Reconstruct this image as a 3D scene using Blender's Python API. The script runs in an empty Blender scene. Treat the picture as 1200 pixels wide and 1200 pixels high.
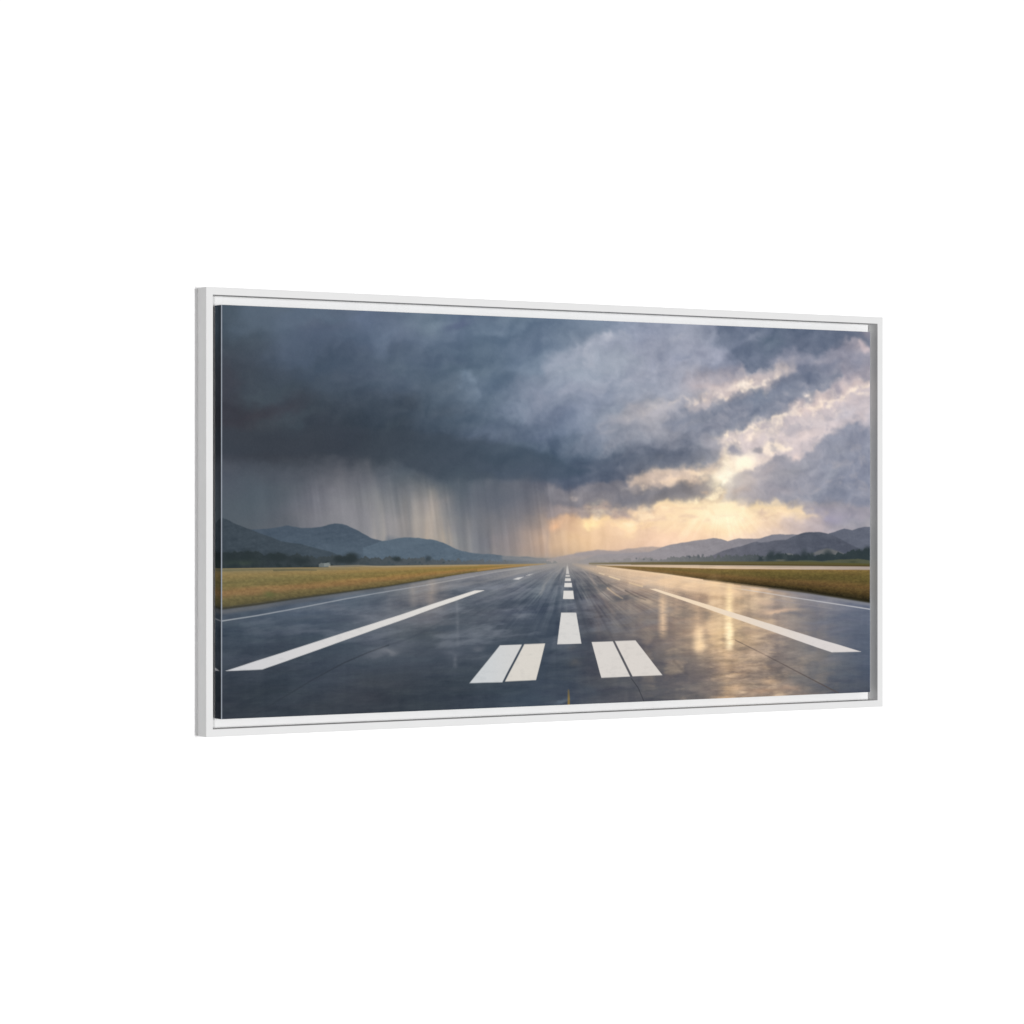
import bpy, math
import numpy as np

# ---------------------------------------------------------------- measures (metres)
S = 0.55                                  # outer height of the frame
TH = 0.55692                                 # turn of the wall against the lens
X0, Z0 = 0.13724 * S, 6.93340 * S               # frame centre seen from the camera
FW, FH = 1.92270 * S, S                       # frame outer size
DEPTH, LIP, REC = 0.04700 * S, 0.01700 * S, 0.03621 * S
GAP, INS = 0.02132 * S, 0.00236 * S
CW, CH = FW - 2 * (LIP + GAP), FH - 2 * (LIP + GAP)
HANG = 1.5                                # height of the picture's centre above the floor
scene = bpy.context.scene

# ---------------------------------------------------------------- camera
# picture hangs on the plane y = 0 (wall), facing -y; x to the right, z up
cam_d = bpy.data.cameras.new('camera')
cam = bpy.data.objects.new('camera', cam_d)
scene.collection.objects.link(cam)
cam_d.sensor_width = 36.0
cam_d.lens = 36.0 * 3392.00023 / 1200.0
cam_d.clip_start, cam_d.clip_end = 0.05, 60.0
c_, s_ = math.cos(TH), math.sin(TH)
# camera position in the picture's own frame (picture front plane at y = -DEPTH)
cam.location = (-(X0 * c_ + Z0 * s_), -DEPTH - (-X0 * s_ + Z0 * c_), HANG)
cam.rotation_euler = (math.radians(90), 0, -TH)
scene.camera = cam

# ---------------------------------------------------------------- light
world = bpy.data.worlds.new('World')
scene.world = world
world.use_nodes = True
world.node_tree.nodes['Background'].inputs[0].default_value = (1, 1, 1, 1)
world.node_tree.nodes['Background'].inputs[1].default_value = 0.05

def softbox(name, az, el, dist, sx, sy, power):
    """studio lamp; az = degrees to the left of the picture's normal"""
    l = bpy.data.lights.new(name, 'AREA')
    l.shape = 'RECTANGLE'; l.size = sx; l.size_y = sy; l.energy = power
    o = bpy.data.objects.new(name, l)
    a, e = math.radians(az), math.radians(el)
    d = (-math.sin(a) * math.cos(e), -math.cos(a) * math.cos(e), math.sin(e))
    o.location = (d[0] * dist, d[1] * dist, HANG + d[2] * dist)
    from mathutils import Vector
    o.rotation_euler = Vector(d).to_track_quat('Z', 'Y').to_euler()
    scene.collection.objects.link(o)
KEY, FRONT = 0.33, 1.01
softbox('key_lamp', 33, 0, 20.0, 1.3, 1.3, 4170 * KEY)
softbox('front_lamp', -6, 0, 20.0, 0.8, 5.0, 3330 * FRONT)

vs = scene.view_settings
scene.display_settings.display_device = 'sRGB'
vs.view_transform = 'Standard'; vs.look = 'None'; vs.exposure = 0.0; vs.gamma = 1.0
vs.use_curve_mapping = False
scene.cycles.max_bounces = 6
scene.cycles.use_denoising = True

# ---------------------------------------------------------------- the print: painted with code
AW, AH = 1200, 600
E_FRONT = 1.19                            # light on the print's face, used to turn printed tones into albedo
yy, xx = np.mgrid[0:AH + 1, 0:AW + 1].astype(np.float32)

def _hash(ix, iy, seed):
    h = (ix.astype(np.int64) * 374761393 + iy.astype(np.int64) * 668265263 + seed * 974634777) & 0xffffffff
    h = ((h ^ (h >> 13)) * 1274126177) & 0xffffffff
    h = ((h ^ (h >> 16)) * 2246822519) & 0xffffffff
    return ((h ^ (h >> 15)) & 0xffff).astype(np.float32) / 32767.5 - 1.0

def noise(x, y, seed):
    fx, fy = np.floor(x), np.floor(y)
    u, v = x - fx, y - fy
    u = u * u * u * (u * (u * 6 - 15) + 10); v = v * v * v * (v * (v * 6 - 15) + 10)
    a = _hash(fx, fy, seed); b = _hash(fx + 1, fy, seed)
    c = _hash(fx, fy + 1, seed); d = _hash(fx + 1, fy + 1, seed)
    return (a * (1 - u) + b * u) * (1 - v) + (c * (1 - u) + d * u) * v

def fbm(x, y, seed, octv=5, gain=0.5):
    t, amp, tot = 0, 1.0, 0.0
    for k in range(octv):
        ca, sa = math.cos(0.6 * k), math.sin(0.6 * k)
        t = t + amp * noise((x * ca - y * sa) * 2 ** k + 17.3 * k, (x * sa + y * ca) * 2 ** k + 9.1 * k, seed + k)
        tot += amp; amp *= gain
    return t / tot

def col(h):
    return np.array([int(h[i:i + 2], 16) for i in (0, 2, 4)], np.float32) / 255.0

def chart(rows, ay0, ay1, x, y):
    """smooth interpolation of a coarse tone chart"""
    A = np.array(rows, np.float32).reshape(len(rows), -1, 3) / 255.0
    n, m = A.shape[:2]
    fx = np.clip(x / AW * (m - 1), 0, m - 1.001); fy = np.clip((y - ay0) / (ay1 - ay0) * (n - 1), 0, n - 1.001)
    ix, iy = fx.astype(int), fy.astype(int)
    u, v = fx - ix, fy - iy
    def cr(t):
        return [(-t + 2 * t * t - t ** 3) / 2, (2 - 5 * t * t + 3 * t ** 3) / 2, (t + 4 * t * t - 3 * t ** 3) / 2, (t ** 3 - t * t) / 2]
    wu, wv = cr(u), cr(v)
    out = np.zeros(x.shape + (3,), np.float32)
    for j in range(4):
        for i in range(4):
            w = (wu[i] * wv[j])[..., None]
            out += w * A[np.clip(iy + j - 1, 0, n - 1), np.clip(ix + i - 1, 0, m - 1)]
    return np.clip(out, 0, 1)

# cloud-edge warp shared by every soft sky shape
WX = fbm(xx / 60, yy / 44, 11, 6, 0.58) * 1.2
WY = fbm(xx / 60, yy / 44, 47, 6, 0.58) * 1.2
GXW = fbm(xx / 9, yy / 7, 5, 3)           # finer warp for foliage

def window(pts, pad):
    a = np.array(pts)
    x0 = max(0, int(a[:, 0].min() - pad)); x1 = min(AW + 1, int(a[:, 0].max() + pad) + 2)
    y0 = max(0, int(a[:, 1].min() - pad)); y1 = min(AH + 1, int(a[:, 1].max() + pad) + 2)
    return slice(y0, max(y0, y1)), slice(x0, max(x0, x1))

def step(d, soft):
    t = np.clip(0.5 - d / max(soft, 0.8), 0, 1)
    return t * t * (3 - 2 * t)

def seg_dist(X, Y, a, b):
    dx, dy = b[0] - a[0], b[1] - a[1]
    t = np.clip(((X - a[0]) * dx + (Y - a[1]) * dy) / (dx * dx + dy * dy + 1e-9), 0, 1)
    return np.hypot(X - a[0] - t * dx, Y - a[1] - t * dy), t

def poly_mask(pts, soft, warp, win):
    X = xx[win] + WX[win] * warp; Y = yy[win] + WY[win] * warp
    soft = soft * FEATHER
    D = np.full(X.shape, 1e9, np.float32); ins = np.zeros(X.shape, bool)
    for a, b in zip(pts, pts[1:] + pts[:1]):
        D = np.minimum(D, seg_dist(X, Y, a, b)[0])
        cond = (a[1] > Y) != (b[1] > Y)
        with np.errstate(divide='ignore', invalid='ignore'):
            xi = (b[0] - a[0]) * (Y - a[1]) / (b[1] - a[1] + 1e-12) + a[0]
        ins ^= cond & (X < xi)
    return step(np.where(ins, -D, D), soft)

def blend(win, m, c):
    m = m[..., None]
    IMG[win] = IMG[win] * (1 - m) + c * m

def shade(c, win, c2, ax):
    """one printed ink tone, or a run from one to another between two x (or y) values"""
    c = col(c)
    if c2 is None:
        return c
    q = xx[win] if ax[0] == 'x' else yy[win]
    t = np.clip((q - ax[1]) / (ax[2] - ax[1]), 0, 1)[..., None]
    return c * (1 - t) + col(c2) * t

def poly(pts, c, soft=1.3, op=1.0, warp=0.0, c2=None, ax=None, tex=None):
    win = window(pts, soft * FEATHER + abs(warp) + 3)
    m = poly_mask(pts, soft, warp, win) * op
    if tex is not None:
        m = m * tex[win]
    blend(win, m, shade(c, win, c2, ax))

def line(pts, c, w0, w1=None, soft=1.2, op=1.0, op1=None, warp=0.0, tex=None):
    """a stroke through pts whose width and strength run from one end to the other"""
    if FEATHER > 1 and tex is None:
        tex = STROKE; soft = soft * 1.6
    w1 = w0 if w1 is None else w1; op1 = op if op1 is None else op1
    win = window(pts, max(w0, w1) + soft + abs(warp) + 3)
    X = xx[win] + WX[win] * warp; Y = yy[win] + WY[win] * warp
    n = len(pts) - 1; M = np.zeros(X.shape, np.float32)
    for i in range(n):
        d, t = seg_dist(X, Y, pts[i], pts[i + 1])
        g = (i + t) / n
        M = np.maximum(M, step(d - (w0 + (w1 - w0) * g) / 2, soft) * (op + (op1 - op) * g))
    if tex is not None:
        M = M * tex[win]
    blend(win, M, col(c))

def spot(pt, rx, ry, c, op=1.0, ang=0.0, warp=0.0, hard=1.0):
    x, y = pt[0]
    R = max(rx, ry) * 2.6 + abs(warp)
    win = window([(x, y)], R)
    X = xx[win] + WX[win] * warp - x; Y = yy[win] + WY[win] * warp - y
    a = math.radians(ang); ca, sa = math.cos(a), math.sin(a)
    U = (X * ca + Y * sa) / rx; V = (-X * sa + Y * ca) / ry
    blend(win, np.exp(-((U * U + V * V) ** hard)) * op, col(c))

def zone(x0, x1, y0, y1, fx=30, fy=15):
    """1 inside a box, fading over fx, fy"""
    return (np.clip((xx - x0) / fx + .5, 0, 1) * np.clip((x1 - xx) / fx + .5, 0, 1)
            * np.clip((yy - y0) / fy + .5, 0, 1) * np.clip((y1 - yy) / fy + .5, 0, 1))

SKY = [
    (74,88,102, 81,95,110, 85,100,116, 86,100,118, 89,103,124, 93,107,129, 96,112,133, 101,119,138, 96,113,137, 102,119,140, 104,122,142, 108,124,145, 115,131,152, 130,144,164, 130,142,163, 138,147,168, 146,153,173, 143,150,169, 131,139,160, 117,127,150, 106,118,140, 105,116,138, 113,121,143, 131,133,151, 156,151,163,),
    (73,87,100, 80,94,109, 85,99,117, 86,100,119, 88,103,124, 92,107,130, 96,112,134, 101,119,139, 97,114,137, 101,119,140, 103,120,141, 109,125,146, 124,138,157, 142,153,171, 136,146,167, 142,150,171, 150,157,176, 145,152,170, 135,143,164, 120,129,152, 107,118,140, 106,116,138, 117,124,144, 137,138,155, 165,158,169,),
    (72,85,98, 79,93,108, 84,99,118, 86,99,120, 88,102,124, 91,107,130, 97,112,135, 102,119,139, 98,115,138, 101,119,140, 102,119,140, 111,126,147, 132,145,163, 153,161,177, 142,151,171, 146,153,174, 152,158,177, 148,154,173, 137,145,165, 124,133,155, 114,124,146, 110,120,142, 122,128,148, 141,142,159, 164,159,170,),
    (70,83,96, 78,92,107, 84,99,119, 85,99,121, 86,102,124, 90,106,129, 96,111,134, 99,116,138, 96,113,135, 99,117,137, 103,120,141, 117,132,153, 139,151,169, 155,163,179, 149,157,176, 151,157,176, 153,159,178, 151,156,175, 140,146,167, 129,137,159, 121,130,152, 114,123,146, 127,132,152, 145,145,162, 163,160,172,),
    (70,81,93, 77,89,103, 80,95,114, 81,95,115, 83,97,118, 88,103,125, 94,109,130, 95,112,133, 92,110,131, 96,114,134, 105,122,143, 123,138,158, 146,157,174, 156,165,181, 156,164,180, 155,161,179, 154,159,178, 153,158,177, 142,148,168, 134,141,162, 128,136,158, 117,126,149, 132,136,155, 150,150,165, 165,161,174,),
    (69,79,91, 75,86,100, 77,91,108, 77,91,109, 79,93,113, 85,100,120, 91,107,126, 91,108,129, 89,106,127, 93,111,131, 107,124,145, 129,143,163, 151,161,178, 157,166,182, 157,165,181, 155,161,179, 154,159,177, 160,162,177, 157,157,172, 150,152,168, 137,143,161, 117,126,149, 137,140,158, 158,155,169, 169,164,175,),
    (69,77,89, 73,83,96, 74,87,103, 73,87,103, 75,89,108, 82,96,116, 88,104,122, 88,105,125, 89,107,126, 94,112,131, 110,126,146, 132,144,163, 149,159,176, 155,163,180, 152,160,178, 150,157,175, 154,158,175, 167,165,177, 175,168,176, 168,163,173, 147,149,165, 117,126,148, 142,144,160, 166,160,172, 174,166,177,),
    (69,75,86, 70,81,93, 71,83,98, 70,83,99, 73,86,104, 79,93,112, 85,100,119, 86,103,122, 90,107,126, 95,112,132, 114,128,148, 134,145,164, 148,157,175, 153,161,179, 147,156,174, 146,154,172, 153,157,173, 175,168,176, 193,180,180, 183,174,178, 155,155,167, 121,130,150, 151,151,165, 174,167,177, 179,171,181,),
    (68,73,84, 68,78,90, 68,80,93, 68,80,94, 70,83,100, 75,90,108, 81,96,115, 85,101,119, 91,107,125, 95,112,132, 114,128,148, 133,143,163, 144,153,172, 149,157,176, 150,157,174, 151,157,173, 156,159,173, 169,166,175, 176,169,175, 166,162,171, 151,152,166, 147,148,161, 170,165,175, 185,177,185, 186,179,188,),
    (67,71,82, 66,75,87, 66,77,89, 66,77,90, 67,80,95, 72,85,102, 77,91,109, 81,97,115, 89,105,123, 94,111,130, 110,124,144, 127,138,158, 138,148,167, 144,153,172, 157,161,175, 160,163,175, 159,161,174, 162,162,174, 157,157,169, 148,150,164, 146,148,164, 172,166,173, 189,180,185, 195,187,192, 192,186,194,),
    (66,69,79, 65,73,83, 66,75,87, 64,75,87, 65,76,90, 68,81,96, 73,86,102, 78,94,111, 87,102,120, 93,109,128, 106,120,141, 120,132,153, 132,142,163, 140,149,168, 164,166,176, 169,168,178, 162,163,175, 155,159,173, 141,147,164, 136,142,161, 148,150,165, 193,181,182, 200,189,190, 196,189,194, 190,185,194,),
    (64,67,77, 64,70,79, 65,73,84, 63,72,84, 62,73,86, 65,77,91, 69,82,97, 75,90,107, 83,99,117, 91,107,126, 103,117,137, 115,127,148, 125,136,157, 134,144,163, 158,160,172, 162,163,173, 156,158,171, 153,157,170, 166,165,174, 168,166,175, 173,169,177, 203,189,185, 195,185,187, 183,179,187, 176,174,186,),
    (64,67,77, 63,69,78, 64,72,82, 62,71,83, 62,72,84, 63,75,88, 67,79,93, 72,86,102, 79,94,111, 89,104,122, 100,114,134, 110,123,144, 117,130,150, 128,138,157, 148,153,166, 153,155,167, 150,153,166, 151,154,167, 190,183,183, 200,190,189, 199,189,189, 214,196,188, 190,181,184, 169,168,180, 162,163,178,),
    (63,68,78, 63,68,77, 63,71,81, 61,70,81, 61,70,83, 62,73,85, 64,76,89, 69,82,98, 75,89,106, 87,100,118, 97,111,131, 105,118,140, 110,124,143, 121,133,152, 139,145,160, 143,148,162, 144,148,162, 149,152,165, 208,196,189, 224,208,199, 217,203,198, 214,197,190, 183,176,182, 159,161,175, 151,155,171,),
    (63,68,78, 62,67,77, 63,69,79, 61,68,79, 60,68,80, 61,71,82, 63,74,87, 66,80,95, 72,86,102, 81,95,112, 89,104,122, 95,110,130, 100,114,133, 107,120,139, 122,131,147, 131,137,153, 138,143,158, 151,154,166, 199,187,183, 220,203,193, 218,203,196, 194,185,188, 171,169,179, 154,157,172, 145,150,167,),
    (65,70,81, 64,70,80, 66,72,82, 65,72,82, 66,73,84, 67,76,87, 68,79,91, 68,81,95, 71,84,100, 75,90,106, 80,95,112, 83,99,117, 86,101,120, 93,106,125, 108,118,135, 119,126,142, 132,135,148, 153,152,160, 208,192,179, 223,204,189, 208,195,190, 175,169,177, 157,158,171, 145,150,166, 138,144,162,),
    (78,84,95, 75,82,93, 76,83,93, 78,84,94, 83,88,98, 83,90,100, 78,88,100, 74,86,100, 73,86,101, 79,91,106, 83,95,110, 84,96,113, 86,98,117, 93,104,122, 113,118,134, 133,134,143, 155,150,151, 178,167,161, 205,188,174, 206,190,180, 189,179,180, 162,160,170, 150,152,166, 142,147,163, 136,142,161,),
    (80,87,99, 80,88,99, 83,90,101, 89,94,104, 98,101,110, 97,102,112, 87,97,108, 84,94,106, 76,91,105, 90,100,112, 96,103,115, 96,102,117, 95,103,122, 103,110,127, 126,126,139, 158,150,150, 190,174,159, 210,187,164, 199,180,168, 184,172,170, 167,162,169, 151,152,164, 144,147,162, 139,143,161, 134,140,160,),
    (82,90,102, 82,92,103, 87,95,105, 98,102,112, 110,112,120, 109,113,122, 101,108,116, 101,107,114, 87,99,111, 98,106,117, 104,108,119, 104,107,120, 103,107,123, 114,116,131, 130,128,139, 154,146,147, 180,165,153, 199,177,156, 200,179,162, 186,172,165, 165,160,165, 150,151,161, 144,147,160, 140,144,160, 136,141,159,),
    (83,92,103, 83,94,105, 89,97,107, 104,107,117, 119,120,128, 121,124,130, 117,120,126, 121,122,124, 100,108,119, 104,110,121, 110,113,123, 111,112,122, 111,111,123, 126,123,135, 132,129,138, 142,137,141, 158,148,144, 179,160,146, 203,179,156, 191,174,161, 165,159,161, 151,150,159, 145,147,158, 141,145,159, 137,142,158,),
    (84,94,104, 85,96,106, 91,99,109, 109,112,122, 126,127,134, 131,132,137, 130,131,134, 138,134,133, 112,117,125, 110,114,124, 116,117,126, 123,120,125, 130,122,126, 148,138,139, 150,141,141, 152,144,141, 162,151,142, 182,162,145, 212,187,157, 203,183,162, 176,166,161, 160,157,159, 151,151,159, 145,147,159, 141,145,159,),
    (85,95,105, 87,97,107, 93,100,110, 112,114,123, 130,130,137, 136,136,141, 138,137,139, 148,142,138, 119,122,129, 115,118,126, 125,123,128, 144,133,130, 167,146,132, 187,166,145, 191,171,148, 194,175,149, 201,180,152, 214,191,157, 231,206,166, 223,201,168, 202,185,166, 181,171,164, 163,159,162, 151,152,160, 148,150,160,),
    (86,96,105, 90,99,108, 96,102,111, 114,116,124, 133,133,139, 141,140,145, 145,142,143, 156,149,142, 127,128,132, 121,122,128, 133,128,130, 163,146,134, 201,169,139, 223,192,150, 230,199,155, 234,203,157, 238,208,161, 245,219,168, 249,224,175, 242,218,174, 226,203,170, 201,185,168, 175,167,164, 158,157,162, 154,154,162,),
    (88,97,106, 91,99,108, 97,103,112, 115,117,125, 133,133,139, 142,141,145, 147,143,143, 157,149,142, 130,130,134, 124,125,131, 139,132,133, 171,151,136, 208,177,143, 224,192,152, 226,196,156, 231,200,158, 236,206,162, 243,215,168, 245,219,174, 239,214,175, 224,202,172, 203,187,170, 181,172,167, 166,162,165, 160,158,164,),
    (89,98,106, 92,100,109, 98,105,113, 115,117,125, 133,133,139, 143,141,145, 148,144,144, 157,150,142, 132,133,136, 128,128,135, 145,136,135, 179,157,139, 216,184,146, 225,193,153, 223,193,157, 227,196,160, 235,203,163, 241,211,168, 242,215,173, 235,210,175, 222,201,174, 205,189,172, 187,176,170, 173,167,168, 165,162,167,),
    (91,99,108, 92,100,109, 98,105,113, 115,117,125, 133,133,139, 143,141,145, 148,145,144, 157,150,142, 133,133,136, 130,131,136, 148,138,136, 180,158,140, 213,183,148, 222,191,154, 220,190,157, 224,194,160, 232,201,163, 237,207,167, 237,209,171, 231,206,173, 219,198,174, 203,188,172, 189,178,171, 177,169,169, 168,164,168,),
    (92,100,109, 92,100,109, 98,105,113, 115,117,125, 133,133,139, 143,141,145, 148,145,144, 157,150,142, 133,133,136, 132,133,137, 149,141,137, 178,158,141, 207,180,149, 216,188,154, 217,188,157, 221,192,160, 228,198,163, 233,203,166, 231,204,168, 225,200,171, 214,193,173, 199,184,172, 187,176,171, 177,169,169, 168,164,168,),
    (92,100,109, 92,100,109, 98,105,113, 115,117,125, 133,133,139, 143,141,145, 148,145,144, 157,150,142, 133,133,136, 133,133,138, 149,141,137, 178,158,141, 207,180,149, 215,187,154, 216,188,157, 221,192,160, 227,197,163, 232,202,166, 230,202,167, 223,198,170, 212,192,172, 198,183,172, 187,176,171, 177,169,169, 168,164,168,),
    (92,100,109, 92,100,109, 98,105,113, 115,117,125, 133,133,139, 143,141,145, 148,145,144, 157,150,142, 133,133,136, 133,133,138, 149,141,137, 178,158,141, 207,180,149, 215,187,154, 216,188,157, 221,192,160, 227,197,163, 232,202,166, 230,202,167, 223,198,170, 212,192,172, 198,183,172, 187,176,171, 177,169,169, 168,164,168,),]
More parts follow.
